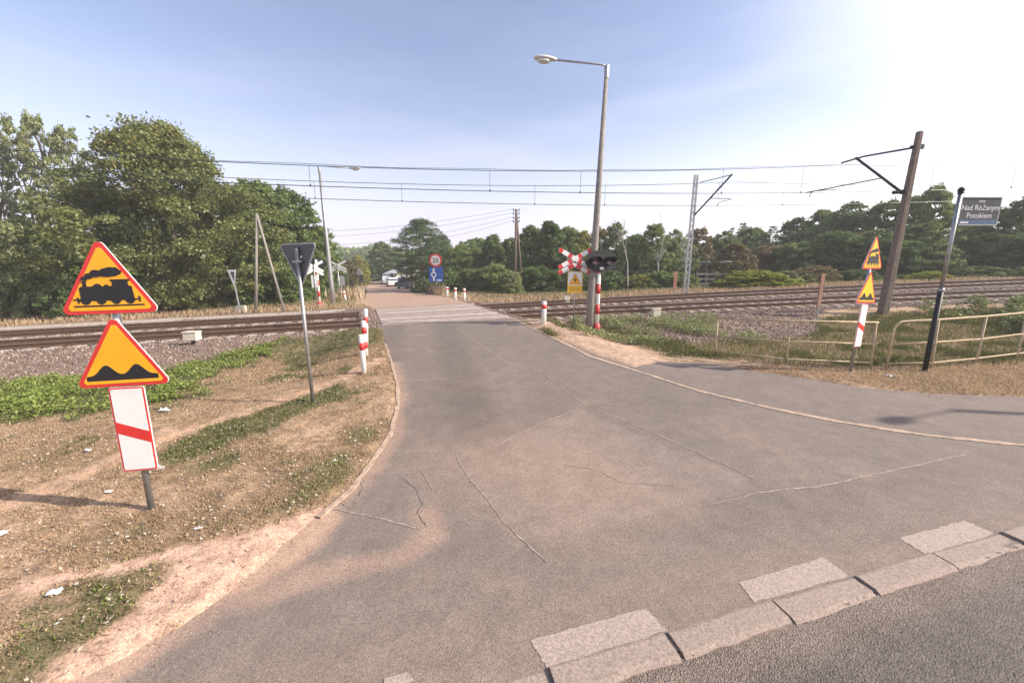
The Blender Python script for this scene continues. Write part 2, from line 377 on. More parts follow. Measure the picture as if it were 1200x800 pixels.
def surf(x, y):   # height of the ground sheet
    sd_ = sdpoly(x, y, road_poly); ib = (vof(x, y) > -1.5) & (vof(x, y) < 7.2); h = np.minimum(sd_*.22, .035)+bump_h(x, y)*sst(sd_, 0, .9)*np.where(ib, .2, 1)
    return T(x, y)+np.where(ib, np.minimum(h, 0), h)

def vc_material(name, rough, fine, fscale, bump, bscale, detail=.35, extra=None):
    m = bpy.data.materials.new(name); m.use_nodes = True; nt = m.node_tree; b = nt.nodes['Principled BSDF']; l = nt.links.new
    b.inputs['Roughness'].default_value = rough; b.inputs['Specular IOR Level'].default_value = .3
    at_ = nt.nodes.new('ShaderNodeAttribute'); at_.attribute_name = 'col'; g = nt.nodes.new('ShaderNodeNewGeometry')
    n1 = nt.nodes.new('ShaderNodeTexNoise'); n1.inputs['Scale'].default_value = fscale; n1.inputs['Detail'].default_value = 9; n1.inputs['Roughness'].default_value = .7
    l(g.outputs['Position'], n1.inputs['Vector']); r = nt.nodes.new('ShaderNodeMapRange'); r.inputs[1].default_value = .33; r.inputs[2].default_value = .67
    r.inputs[3].default_value = 1-fine; r.inputs[4].default_value = 1+fine; l(n1.outputs[0], r.inputs[0])
    n2 = nt.nodes.new('ShaderNodeTexVoronoi'); n2.inputs['Scale'].default_value = bscale; l(g.outputs['Position'], n2.inputs['Vector'])
    r2 = nt.nodes.new('ShaderNodeMapRange'); r2.inputs[1].default_value = 0; r2.inputs[2].default_value = 1; r2.inputs[3].default_value = 1-detail; r2.inputs[4].default_value = 1+detail
    sep = nt.nodes.new('ShaderNodeSeparateColor'); l(n2.outputs['Color'], sep.inputs[0]); l(sep.outputs[0], r2.inputs[0])
    mu = nt.nodes.new('ShaderNodeMath'); mu.operation = 'MULTIPLY'; l(r.outputs[0], mu.inputs[0]); l(r2.outputs[0], mu.inputs[1])
    s = nt.nodes.new('ShaderNodeVectorMath'); s.operation = 'SCALE'; l(at_.outputs['Color'], s.inputs[0]); l(mu.outputs[0], s.inputs['Scale']); l(s.outputs[0], b.inputs['Base Color'])
    n3 = nt.nodes.new('ShaderNodeTexNoise'); n3.inputs['Scale'].default_value = bscale*.6; n3.inputs['Detail'].default_value = 5; l(g.outputs['Position'], n3.inputs['Vector'])
    ad = nt.nodes.new('ShaderNodeMath'); ad.operation = 'SUBTRACT'; l(n3.outputs[0], ad.inputs[0]); l(n2.outputs['Distance'], ad.inputs[1])
    bp = nt.nodes.new('ShaderNodeBump'); bp.inputs['Strength'].default_value = bump; bp.inputs['Distance'].default_value = .012; l(ad.outputs[0], bp.inputs['Height']); l(bp.outputs[0], b.inputs['Normal'])
    return m
M_ground = vc_material('dry earth and grass', .95, .40, 7, .45, 75, .30)
M_asph = vc_material('old asphalt', .85, .13, 3.5, .45, 110, .26)
M_asph2 = vc_material('coarse street asphalt', .8, .14, 2.5, .9, 85, .35)
V = np.stack([gx, gy, gzv], 1)
rgba = np.concatenate([gc, np.ones((len(gc), 1))], 1)
keep = ~(sd_road[gf] < -.5).all(1)
V2, F2, C2 = compact(V, gf[keep], rgba)
tag(npmesh('ground', V2, F2, M_ground, smooth=True, attrs={'col': ('POINT', 'FLOAT_COLOR', C2)}), kind='structure')

# asphalt sheets
sd_foot = sdpoly(gx, gy, trace([(745, 434), (775, 424), (820, 425), (883, 435.6), (931, 442), (1010, 454.6), (1089, 462), (1200, 466)]) + trace([(1300, 471), (1450, 478), (1700, 486), (1700, 560)]) + kerb_r[4:][::-1])
ks = kside(gx, gy)
ac = np.zeros((len(gx), 3)); ac[:] = (.190, .156, .132)
n1 = fbm(gx*.7, gy*.7, 31); n2 = fbm(gx*.18+3, gy*.5, 33)
ac *= (1+.16*(n1-.5)+.20*(n2-.5))[:, None]
op = (1-sst(sdpoly(gx, gy, old_patch)+(fbm(gx*6, gy*6, 3)-.5)*.10, -.04, .04))*(.35+.65*fbm(gx*1.5, gy*1.5, 8)+.5*(fbm(gx*14, gy*14, 4)-.5)); ac = lerp3(ac, (.27, .21, .175), np.clip(op*.62, 0, 1))
gp = 1-sst(sdpoly(gx, gy, grey_patch), -.03, .03); ac = lerp3(ac, (.165, .138, .119), gp*.6)
tracks_ = (1-sst(np.abs(np.abs(gx-(-1.5-.25*(gy-6)))-.9), .1, .7))*sst(gy, 3, 6); ac *= (1-.17*tracks_)[:, None]
ac = lerp3(ac, (.44, .29, .21), dust_mask(gx, gy)*.95)
ft = 1-sst(sd_foot, -.05, .05); ac = lerp3(ac, (.190, .152, .132), ft*.6)
V3 = np.stack([gx, gy, gz0+.006], 1); arg = np.concatenate([ac, np.ones((len(ac), 1))], 1)
v_g = vof(gx, gy)
inroad = (sd_road[gf] < .35).any(1)
indeck = ((v_g[gf] > -.85) & (v_g[gf] < 6.3)).all(1) & (gy[gf][:, 0] > 5)
foot = (sd_foot[gf].mean(1) < 0)
main = (ks[gf].mean(1) < -.15)
for nm, msk, mt in (('side_road', inroad & ~foot & ~main & ~indeck, M_asph), ('footway', inroad & foot & ~main, M_asph)):
    v4, f4, c4 = compact(V3, gf[msk], arg); tag(npmesh(nm, v4, f4, mt, smooth=True, attrs={'col': ('POINT', 'FLOAT_COLOR', c4)}), kind='structure')
mc = np.zeros((len(gx), 3)); mc[:] = (.145, .122, .106); mc *= (1+.35*(fbm(gx*.5, gy*1.5, 55)-.5))[:, None]
mc = lerp3(mc, (.30, .22, .17), (1-sst(-ks-.28, 0, .25))*.35)
v4, f4, c4 = compact(V3-np.array([0, 0, .012]), gf[inroad & main], np.concatenate([mc, np.ones((len(mc), 1))], 1))
tag(npmesh('main_street', v4, f4, M_asph2, smooth=True, attrs={'col': ('POINT', 'FLOAT_COLOR', c4)}), kind='structure')

# kerb row of flush concrete stones between the side road and the street
def slab(mb, pts, th, lift, seg=1):      # prism on a traced quad
    c = [Vector((p[0], p[1])) for p in pts]; n = len(c)
    top = [gz(p.x, p.y, lift) for p in c]; bot = [Vector((p.x, p.y, t.z-th)) for p, t in zip(c, top)]
    f = [tuple(range(n)), tuple(range(n, 2*n))[::-1]] + [(i, i+n, (i+1) % n+n, (i+1) % n) for i in range(n)]
    # orientation
    ar = sum(c[i].x*c[(i+1) % n].y-c[(i+1) % n].x*c[i].y for i in range(n))
    if ar < 0: f = [tuple(reversed(q)) for q in f]
    mb.add(top+bot, f)
GK = 'flush kerb stones along the street edge'
joints = [(at(*p).to_2d()-ka).dot(kd) for p in ((640, 786), (780, 745), (902, 706), (1003, 680), (1095, 653), (1173, 627))]
j0 = list(joints); stp = 1.0
while j0[0] > -14: j0.insert(0, j0[0]-stp)
while j0[-1] < 24: j0.append(j0[-1]+stp)
vis = [p for p in range(len(j0)-1) if j0[p] > -3 and j0[p] < 8]
names_k = ['broken concrete kerb stone, the nearest one at the lower edge of the picture', 'chipped kerb stone beside the paint block with the cracked end', 'long kerb stone between the nearest and the middle paint block',
 'kerb stone below the middle worn paint block', 'kerb stone just right of the middle worn paint block', 'kerb stone below the farthest worn paint block', 'kerb stone farthest right at the edge of the picture']
base_i = j0.index(joints[0])
rest = MB()
for i in range(len(j0)-1):
    a, b = j0[i]+.018, j0[i+1]-.018; mb = MB(); q = []; nseg = 7
    off = [random.uniform(-.006, .006) for _ in range(nseg+1)]; off2 = [random.uniform(-.009, .009) for _ in range(nseg+1)]
    up_ = [along(a+(b-a)*k/nseg, -.0+off[k]*.7) for k in range(nseg+1)]; lo_ = [along(a+(b-a)*k/nseg, -.19+off2[k]) for k in range(nseg+1)]
    z0 = .019+random.uniform(-.006, .006); tilt = random.uniform(-.008, .008); vs = []; 
    for k in range(nseg+1):
        for (p, dz) in ((up_[k], 0), (tuple(Vector(up_[k])-kn*.02), .008), (tuple(Vector(lo_[k])+kn*.035), .004), (lo_[k], -.016), (lo_[k], -.1), (up_[k], -.1)):
            vs.append(gz(p[0], p[1], z0+dz+tilt*k/nseg*2+random.uniform(-.002, .002)))
    fs = []
    for k in range(nseg):
        for j in range(6): a_ = k*6+j; b_ = k*6+(j+1) % 6; fs.append((a_, b_, b_+6, a_+6))
    fs.append((0, 5, 4, 3, 2, 1)[::1]); fs.append(tuple(nseg*6+t for t in range(6)))
    r = i-base_i
    if not -1 <= r < len(names_k)-1: rest.add(vs, fs); continue
    mb.add(vs, fs); o = mb.build('kerb_stone', M_kerb)
    lab = names_k[r+1]
    tag(o, lab, 'kerb stone', GK)
tag(rest.build('kerb', M_kerb), kind='structure')
# worn painted blocks on the side road
for lab, q in (('worn pale give way paint block with a cracked end', [(622, 751), (641, 785), (782, 740), (756, 714)]),
               ('middle worn pale paint block speckled with dark asphalt', [(865, 684), (884, 707), (995, 676), (964, 654)]),
               ('smoothest pale paint block on the right', [(1053, 632), (1085, 651), (1166, 627), (1130, 611)])):
    mb = MB(); P = [at(*p).to_2d() for p in q]; n = 16; top = []; 
    for a in range(4):
        for k in range(n): t = k/n; p = P[a].lerp(P[(a+1) % 4], t); top.append((p.x+random.uniform(-.010, .010), p.y+random.uniform(-.007, .007)))
    cx_ = sum(t[0] for t in top)/len(top); cy_ = sum(t[1] for t in top)/len(top); N_ = len(top)
    mb.add([gz(cx_, cy_, .0100)]+[gz(t[0], t[1], .0100) for t in top]+[gz(t[0], t[1], .004) for t in top], [(0, 1+(k+1) % N_, 1+k) for k in range(N_)]+[(1+k, 1+(k+1) % N_, 1+N_+(k+1) % N_, 1+N_+k) for k in range(N_)])
    tag(mb.build('road_marking', M_mark), kind='structure')
mb = MB(); P = [at(*p).to_2d() for p in ((450, 797), (478, 790), (486, 800), (450, 812))]; slab(mb, [tuple(p) for p in P], .004, .013); tag(mb.build('road_marking', M_mark), kind='structure')

M_seam_ = mat('filled seam', (.33, .265, .215), .9, var=.3, scale=20, c2=(.20, .165, .14), spots=.5)
def ribbon(name, pts, wd, lift, mt, jit=.01, step=.12, th=0):
    if mt is M_seam_: wd *= .65; jit *= .5
    P = [Vector(p) for p in pts]; out = []
    for a, b in zip(P[:-1], P[1:]):
        n = max(1, int((b-a).length/step))
        for k in range(n): out.append(a.lerp(b, k/n))
    out.append(P[-1]); vs = []; N = len(out)
    for i, p in enumerate(out):
        d = (out[min(i+1, N-1)]-out[max(i-1, 0)]).normalized(); n = Vector((-d.y, d.x)); j = random.uniform(-jit, jit); ww = wd*random.uniform(.6, 1.25) if jit else wd
        for s in (-1, 1): q = p+n*(j+s*ww/2); vs.append(gz(q.x, q.y, lift))
    mb = MB(); fs = [(2*i, 2*i+2, 2*i+3, 2*i+1)[::-1] for i in range(N-1)]
    if th:
        k = len(vs); vs += [v-Vector((0, 0, th)) for v in vs]
        for i in range(N-1): fs += [(2*i, 2*i+2, k+2*i+2, k+2*i), (2*i+3, 2*i+1, k+2*i+1, k+2*i+3)]
    mb.add(vs, fs); return mb.build(name, mt)
M_seam = M_seam_; M_crack_ = mat('dirty crack', (.15, .122, .104), .95, var=.4, scale=25)
M_crack = mat('dark crack', (.045, .04, .036), .95, var=.3)
for q, wd in (([(580, 524), (610, 508), (640, 494), (680, 479)], .035), ([(440, 531), (480, 530), (545, 530.5)], .03), ([(535, 536), (549, 560), (566, 580), (590, 612), (640, 660)], .022),
              ([(384, 596), (420, 603), (455, 611), (492, 621)], .035), ([(700, 481), (760, 505), (850, 545), (884, 562)], .03), ([(580, 415), (600, 418), (640, 440), (690, 478)], .03),
              ([(830, 592), (870, 585), (885, 578)], .02), ([(885, 578), (960, 571), (1040, 553), (1131, 533)], .035), ([(492, 548), (508, 575), (498, 590), (495, 602)], .018),
              ([(472, 448), (500, 446), (540, 441)], .03), ([(590, 430), (640, 436), (725, 434)], .02), ([(424, 553), (427, 566), (415, 590), (409, 596)], .016), ([(396, 587), (400, 593), (386, 597)], .03),
              ([(535, 385), (560, 402), (600, 430)], .04)):
    tag(ribbon('road_seam', trace(q), wd, .0105, M_seam, .018, .09), kind='structure')
for q, wd in (([(396, 588), (410, 598), (416, 590), (425, 572), (421, 556), (428, 548)], .010), ([(471, 560), (486, 572), (495, 592), (489, 602), (500, 618)], .010), 
              ([(690, 478), (720, 470), (770, 474), (800, 468)], .012), ([(660, 545), (700, 552), (728, 566), (790, 570)], .006)):
    tag(ribbon('road_crack', trace(q), wd, .0095, M_crack_, .012, .05), kind='structure')
M_kerbs = mat('sandy kerb concrete', (.42, .31, .23), .92, var=.25, scale=9, bump=.7, bscale=80, c2=(.30, .21, .15), spots=.52)
# narrow kerb between road and footway, pale kerb at the left verge
tag(ribbon('road_kerb', kerb_r, .10, .017, M_kerbs, .012, .16, .05), kind='structure')
tag(ribbon('verge_kerb', trace([(452, 404), (459, 427), (467, 455), (467, 474), (457, 510), (440, 537), (419, 566), (396, 590), (372, 608)]), .07, .024, M_kerbs, .012, .14, .06), kind='structure')
tag(ribbon('verge_kerb', _e[1:4], .35, .05, M_kerb, .02, .4, .05), kind='structure')
tag(ribbon('cable_trough', [(x, float(yc(x))+ (7.6-.72)*math.sqrt(1+float(slope(x))**2)) for x in np.arange(-30, -9.0, .5)], .60, .06, M_slp, .0, .5, .4), kind='structure')

# ---------------------------------------------------------------- railway
def tp(x, v, dz=0):      # point over the track: x on the centre line, offset v from the nearest rail, height over the rail plane
    s = float(slope(x)); n = Vector((-s, 1)).normalized(); c = Vector((x, float(yc(x))))+n*(v-.72)
    return Vector((c.x, c.y, float(rail_plane(c.x, v))+dz))
XS = np.arange(-42, 47, 1.0)
def rail_mesh(v0):
    prof = [(-.036, 0), (.036, 0), (.034, -.04), (.009, -.055), (.009, -.13), (.07, -.15), (.07, -.165), (-.07, -.165), (-.07, -.15), (-.009, -.13), (-.009, -.055), (-.034, -.04)]
    mb = MB(); vs = []; n = len(prof)
    for x in XS:
        for dv, dz in prof: vs.append(tp(x, v0+dv, dz+.012))
    fs = [(i*n+k, (i+1)*n+k, (i+1)*n+(k+1) % n, i*n+(k+1) % n) for i in range(len(XS)-1) for k in range(n)]
    mb.add(vs, fs); return mb
slp_me = None
for ti, (v0, lab) in enumerate(((0.0, 'nearer railway track with rusty rails on pale concrete sleepers'), (4.0, 'farther railway track running behind the nearer one'))):
    o0 = tp(0, v0+.72); root = empty('railway_track', o0, lab, 'railway track', 'two railway tracks over the crossing')
    for dv in (0, 1.435):
        r = rail_mesh(v0+dv); r.v = [tuple(Vector(p)-o0) for p in r.v]; ro = r.build('rail', M_railw, root)
        ro.data.materials.append(M_railt)
        for p in ro.data.polygons:
            if p.index % 12 == 0: p.material_index = 1
    for k in range(99):
        x = -24+k*.6; a = tp(x, v0-.55, -.15); b = tp(x, v0+1.985, -.15); m_ = (a+b)/2
        cdx = abs(m_.x-road_cx(m_.y))
        if cdx < 3.35: continue
        if slp_me is None:
            mb = MB(); mb.box((0, 0, -.09), (.26, 2.55, .19), taper=.93); s = mb.build('sleeper', M_slp, None, bevel=.012); slp_me = s.data
            s.name = 'sleeper'
        else: s = bpy.data.objects.new('sleeper', slp_me); col.objects.link(s)
        s.parent = root; s.location = m_-o0; d = (b-a); s.rotation_euler = (math.asin(d.z/d.length), 0, math.atan2(d.y, d.x)-math.pi/2)
# crossing deck of concrete slabs between the rails
M_deck = mat('crossing concrete', (.31, .235, .195), .88, var=.22, scale=3, bump=.5, bscale=60, c2=(.24, .19, .165), spots=.56)
M_decke = mat('pale slab edge', (.72, .66, .58), .85, var=.2, scale=6, c2=(.3, .25, .22), spots=.62)
def deck_lim(v):   # x on centre line where the deck begins / ends
    e0 = [at(447, 379).to_2d(), at(433, 350).to_2d()]; e1 = [at(593, 370).to_2d(), at(556, 358).to_2d()]
    res = []
    for (a, b) in (e0, e1):
        va, vb = float(vof(a.x, a.y)), float(vof(b.x, b.y)); t = (v-va)/(vb-va); p = a.lerp(b, t); s = float(slope(p.x)); res.append(p.x + (v-.72)*s/math.sqrt(1+s*s))
    return res
for v0, v1, pale in ((-.80, -.07, .10), (.09, 1.35, .16), (1.50, 3.93, .22), (4.09, 5.36, .12), (5.51, 6.35, .08)):
    mb = MB(); me_ = MB(); 
    (l0, r0), (l1, r1) = deck_lim(v0), deck_lim(v1); n = 16
    def strip(mb, a0, a1, lift):
        vs = []
        (l0, r0), (l1, r1) = deck_lim(a0), deck_lim(a1)
        for k in range(n+1):
            t = k/n; p = tp(l0+(r0-l0)*t, a0, lift); q = tp(l1+(r1-l1)*t, a1, lift); vs += [p, q, p-Vector((0, 0, .14)), q-Vector((0, 0, .14))]
        fs = []
        for k in range(n): i = 4*k; fs += [(i, i+4, i+5, i+1), (i, i+2, i+6, i+4), (i+1, i+5, i+7, i+3)]
        fs += [(0, 1, 3, 2), (4*n, 4*n+2, 4*n+3, 4*n+1)]
        mb.add(vs, fs)
    strip(mb, v0, v1-pale-.003, .004); strip(me_, v1-pale, v1, .008)
    tag(mb.build('crossing_slabs', M_deck), kind='structure'); tag(me_.build('crossing_slabs', M_decke), kind='structure')
# ---------------------------------------------------------------- signs
TRI_W = .90
def tri(w, r): h = w*.866; return rounded([(-w/2, 0), (w/2, 0), (0, h)], r)
def triangle_sign(root, z0, w, face, kind, yaw=0, name='warning_plate', tilt=0):
    """triangular plate, base at z0; face material, kind of symbol"""
    M = Matrix.Translation((0, -.045, z0)) @ Matrix.Rotation(tilt, 4, 'Y'); k = w/.9
    mb = MB(); mb.plate(tri(w, .05*k), -.0, .012, M); p = mb.build(name, M_wht, root)
    mb = MB(); mb.plate(tri(w-.005, .048*k), -.003, .002, M @ Matrix.Translation((0, 0, .0015))); mb.build('red_border', M_red, p)
    sh = Matrix.Translation((0, 0, .037*k)); wi = w-.135*k
    mb = MB(); mb.plate(tri(wi, .028*k), -.006, -.001, M @ sh); mb.build('yellow_field', face, p)
    mb = MB(); Mf = M @ Matrix.Scale(k, 4, (1, 0, 0)) @ Matrix.Scale(k, 4, (0, 0, 1)); lay = [-.0070]
    def pl(poly): lay[0] -= .0003; mb.plate(poly, lay[0], -.004, Mf)
    if kind == 'train':
        pl([(-.31, .075), (.31, .075), (.31, .092), (-.31, .092)])
        for cx in (-.20, -.065, .065, .19): pl(ellipse(cx, .142, .045, .045, 18))
        pl([(-.26, .135), (.27, .135), (.27, .150), (-.26, .150)])
        pl([(-.27, .115), (-.255, .115), (-.255, .175), (-.27, .175)]); pl([(.27, .115), (.285, .115), (.285, .175), (.27, .175)])
        pl([(-.235, .145), (.235, .145), (.225, .272), (.21, .284), (-.215, .284), (-.235, .27)])
        pl([(.055, .25), (.20, .25), (.195, .33), (.215, .333), (.215, .35), (.045, .35), (.045, .333), (.06, .33)])
        pl([(-.20, .255), (-.165, .255), (-.168, .32), (-.155, .338), (-.21, .338), (-.197, .32)])
        pl(ellipse(-.075, .284, .034, .026, 14)); pl(ellipse(.005, .284, .02, .016, 14))
        pl(ellipse(-.175, .362, .028, .022, 14)); pl(ellipse(-.13, .388, .036, .030, 16)); pl(ellipse(-.07, .412, .046, .038, 18))
        pl([(-.04, .385), (.03, .375), (.11, .385), (.15, .405), (.16, .43), (.12, .47), (.06, .475), (.0, .46), (-.05, .435)])
        pl([(-.30, .148), (-.22, .148), (-.22, .16), (-.30, .16)])
    else:
        P = [(-.33, .072), (.33, .072), (.33, .124)]
        N = 44
        for i in range(N+1):
            t = .30-.60*i/N; P.append((t, .122+.118*(math.exp(-((t-.14)/.085)**2)+math.exp(-((t+.14)/.085)**2))))
        P += [(-.33, .124)]; pl(P)
    mb.build('symbol', M_blk, p)
    return p
def marker_plate(root, z0, h, w, bands=1):
    M = Matrix.Translation((0, -.045, z0)); mb = MB(); mb.plate(rounded([(-w/2, 0), (w/2, 0), (w/2, h), (-w/2, h)], .025), 0, .012, M); p = mb.build('distance_plate', M_wht, root)
    mb = MB(); o = rounded([(-w/2+.004, .004), (w/2-.004, .004), (w/2-.004, h-.004), (-w/2+.004, h-.004)], .022)
    mb.plate(o, -.003, .003, M); mb.build('red_border', M_red, p)
    b = .020; mb = MB(); mb.plate(rounded([(-w/2+b, b), (w/2-b, b), (w/2-b, h-b), (-w/2+b, h-b)], .012), -.006, 0, M); mb.build('white_field', M_wht, p)
    zc = h*.52; mb = MB(); mb.plate([(-w/2+b-.004, zc+.075), (w/2-b+.004, zc-.045), (w/2-b+.004, zc-.165), (-w/2+b-.004, zc-.045)][::-1], -.0075, -.003, M); mb.build('red_bar', M_red, p)
    return p
def sign_post(root, h, r=.03, mt=None, name='post'):
    mb = MB(); mb.tube([(0, 0, -.25), (0, 0, h)], r, 14); p = mb.build(name, mt or M_galv, root, smooth=True)
    mb = MB(); mb.tube([(0, 0, h-.004), (0, 0, h+.012)], r*1.06, 14); mb.build('cap', M_dark, p); return p
def clamps(root, zs, r=.03, w=.16):
    for z in zs: mb = MB(); mb.box((0, -.018, z), (w, .03, .035)); mb.build('clamp', M_galv, root, bevel=.006)
def hz(px, py, base): return at(px, py, Y=base.y)      # point of the photo at the depth of base

b = at(178, 597); root = empty('warning_sign', b, 'large warning sign on the left verge, locomotive triangle over bumps triangle over white plate', 'road sign', 'railway crossing sign posts', rz=R(9))
top = hz(130, 277, b); H1 = top.z-b.z; W1 = .84
sign_post(root, H1-.15, .030)
t1 = H1-.866*W1; t2 = t1-.866*W1-.0
root.rotation_euler = (R(-1), R(-.5), R(11))
triangle_sign(root, t1, W1, M_yel, 'train', tilt=R(-1)); triangle_sign(root, t2, W1-.01, M_yel, 'bumps', tilt=R(-.5)); marker_plate(root, t2-.91, .90, .31)
clamps(root, (t1+.15, t1+.4, t2+.15, t2+.4, t2-.2, t2-.7))
b = at(996, 437); root = empty('warning_sign', b, 'warning sign triangles seen nearly edge on, in front of the railing at the right', 'road sign', 'railway crossing sign posts', rz=R(24))
root.rotation_euler = (0, R(2.2), R(24))
top = hz(1030, 275, b); H1 = top.z-b.z; W1 = .86
sign_post(root, H1-.15, .034)
t1 = H1-.866*W1; t2 = t1-.866*W1-.02
triangle_sign(root, t1, W1, M_lemon, 'train', tilt=R(-3)); triangle_sign(root, t2, W1, M_lemon, 'bumps'); marker_plate(root, t2-1.02, 1.0, .30)
clamps(root, (t1+.15, t1+.4, t2+.15, t2+.4, t2-.2, t2-.8))

# give way sign, seen from behind
b = at(367, 474); top = hz(349, 289, b); h = top.z-b.z
root = empty('give_way_sign', b, 'give way sign seen from its plain grey back on a thin galvanised pole', 'road sign', rz=R(-20)); root.rotation_euler = (0, R(-.6), R(-20))
sign_post(root, h-.02, .030)
mb = MB(); q = [(x, -z) for x, z in tri(.84, .05)]; M = Matrix.Translation((0, .04, h+.05)); mb.plate(q, -.008, .008, M); p = mb.build('sign_plate', M_back, root)
mb = MB(); n = len(q)
ring = [Vector((x, -.010, z+h+.05)) + Vector((0, .04, 0)) for x, z in q]
for i in range(n): mb.beam(ring[i], ring[(i+1) % n], .016, .022)
mb.build('folded_rim', M_galv, p)
mb = MB(); mb.plate([(x, -z) for x, z in tri(.83, .05)], .008, .011, Matrix.Translation((0, .04, h+.047))); mb.build('sign_face', M_red, p)
mb = MB(); mb.plate([(x, -z) for x, z in tri(.62, .03)], .011, .014, Matrix.Translation((0, .04, h-.005))); mb.build('sign_field', M_lemon, p)
clamps(root, (h-.25,), .03, .2)
mb = MB(); mb.plate([(.03, -.2), (.07, -.2), (.07, -.235), (.03, -.235)], -.012, -.008, Matrix.Translation((0, .04, h+.05))); mb.build('sticker', M_wht, p)

# street name sign
b = at(1083, 437); top = hz(1127, 220, b); h = (top-b).length
root = empty('street_name_sign', b, 'street name sign reading Nad Różanym Potokiem on a tall dark leaning pole', 'street sign'); d = (top-b).normalized()
root.rotation_euler = (0, math.atan2(d.x, d.z), 0)
mid = h*.47
mb = MB(); mb.tube([(0, 0, -.3), (0, 0, mid)], .05, 14); mb.build('pole', M_dark, root, smooth=True)
mb = MB(); mb.tube([(0, 0, mid), (0, 0, h-.12)], .037, 14); mb.tube([(0, 0, mid-.04), (0, 0, mid+.03)], .056, 14); mb.build('upper_pole', M_galv, root, smooth=True)
mb = MB(); mb.tube([(0, 0, h-.12), (0, 0, h-.10)], .06, 14); mb.tube([(0, 0, h-.10), (0, 0, h-.06), (0, 0, h-.01), (0, 0, h+.02)], [.035, .062, .05, .01], 14); mb.build('finial', M_dark, root, smooth=True)
sw, shh = .84, .58; z1 = h-.20; Mx = Matrix.Translation((.07, 0, z1-shh)) @ Matrix.Rotation(-d.angle(Vector((0, 0, 1)))*0, 4, 'Y')
mb = MB(); mb.plate([(0, 0), (sw, 0), (sw, shh), (0, shh)], -.012, .012, Mx); pl_ = mb.build('name_plate', M_nsign, root)
mb = MB()
for a, c in (((0, 0), (sw, 0)), ((sw, 0), (sw, shh)), ((sw, shh), (0, shh)), ((0, shh), (0, 0))): mb.beam((a[0]+.07, 0, a[1]+z1-shh), (c[0]+.07, 0, c[1]+z1-shh), .04, .022)
mb.build('plate_frame', M_galv, pl_)
mb = MB(); mb.plate([(.012, .012), (sw-.012, .012), (sw-.012, .11), (.012, .11)], -.0155, -.012, Mx); mb.build('blue_strip', M_nblue, pl_)
mb = MB(); mb.plate([(.02, .035), (.21, .035), (.21, .07), (.02, .07)], -.018, -.0155, Mx); mb.build('small_print', M_wht, pl_)
def text(s, size, x, z, parent, y=-.0135, mt=M_wht, M=None, name='lettering', bold=.012, sx=1):
    cu = bpy.data.curves.new('t', 'FONT'); cu.body = s; cu.size = size; cu.align_x = 'CENTER'; cu.extrude = .001; cu.offset = bold*size
    o = bpy.data.objects.new('t', cu); col.objects.link(o); dg = bpy.context.evaluated_depsgraph_get(); me = bpy.data.meshes.new_from_object(o.evaluated_get(dg))
    bpy.data.objects.remove(o); X = (M or Matrix()) @ Matrix.Translation((x, y, z)) @ Matrix.Rotation(R(90), 4, 'X') @ Matrix.Scale(sx, 4, (1, 0, 0)); me.transform(X)
    me.materials.clear(); me.materials.append(mt); r = bpy.data.objects.new(name, me); col.objects.link(r); r.parent = parent; return r
text('ulica', .08, sw*.5, .475, pl_, M=Mx)
text('Nad Różanym', .16, sw*.5, .31, pl_, M=Mx, bold=.006, sx=.9); text('Potokiem', .16, sw*.5, .145, pl_, M=Mx, bold=.006, sx=.9)

# ---------------------------------------------------------------- street lamps
def street_lamp(b, top, armend, r0, r1, label, group='street lamps by the crossing', conc=True):
    root = empty('street_lamp', b, label, 'street lamp', group); t = top-b; a = armend-b
    mb = MB(); mb.tube([(0, 0, -.3), t*.15, t*.5, t], [r0*1.02, r0*.95, (r0+r1)/2, r1], 16); p = mb.build('pole', M_conc if conc else M_galv, root, smooth=True)
    mb = MB(); mb.tube([t-Vector((0, 0, .25)), t+Vector((0, 0, .12))], r1*1.25, 12); mb.build('collar', M_galv, p)
    L_ = (a-t).length; dr = (a-t).normalized(); e = t+dr*(L_-.62)
    mb = MB(); mb.tube([t+Vector((0, 0, .08)), t+Vector((0, 0, .13))+dr*.15, e+Vector((0, 0, .05))], .028, 10); mb.build('arm', M_galv, root, smooth=True)
    q = Quaternion((0, 0, 1), math.atan2(dr.y, dr.x)); mb = MB(); rings = []
    for s, w_, zt, zb in ((-.08, .05, .05, -.02), (.05, .10, .075, -.035), (.25, .15, .09, -.04), (.45, .155, .085, -.04), (.60, .11, .05, -.03), (.66, .03, .01, -.01)):
        rings.append([(s, w_*math.cos(k*math.pi/6), (zt if math.sin(k*math.pi/6) > 0 else -zb)*math.sin(k*math.pi/6)) for k in range(12)])
    vs = [e+q @ Vector(p)+Vector((0, 0, .05)) for r_ in rings for p in r_]; fs = [(i*12+k, i*12+(k+1) % 12, (i+1)*12+(k+1) % 12, (i+1)*12+k) for i in range(5) for k in range(12)]
    fs += [tuple(range(12))[::-1], tuple(range(60, 72))]; mb.add(vs, fs); hd = mb.build('lamp_head', M_lampw, root, smooth=True)
    mb = MB(); vs = []
    for zz, sc in ((-.02, 1), (-.07, .92), (-.095, .6)): vs += [e+q @ Vector((.34+.22*sc*math.cos(k*math.pi/8), .125*sc*math.sin(k*math.pi/8), zz+.03)) for k in range(16)]
    fs = [(i*16+k, (i+1)*16+k, (i+1)*16+(k+1) % 16, i*16+(k+1) % 16) for i in range(2) for k in range(16)]+[tuple(range(32, 48))[::-1], tuple(range(16))]
    mb.add(vs, fs); mb.build('lens', M_glass, hd, smooth=True); return root
b = at(690, 388); lampb = b
street_lamp(b, hz(711, 82, b), hz(626, 77, b)+Vector((0, -.4, 0)), .15, .062, 'tall concrete street lamp with a long arm reaching left, beside the crossing signal')
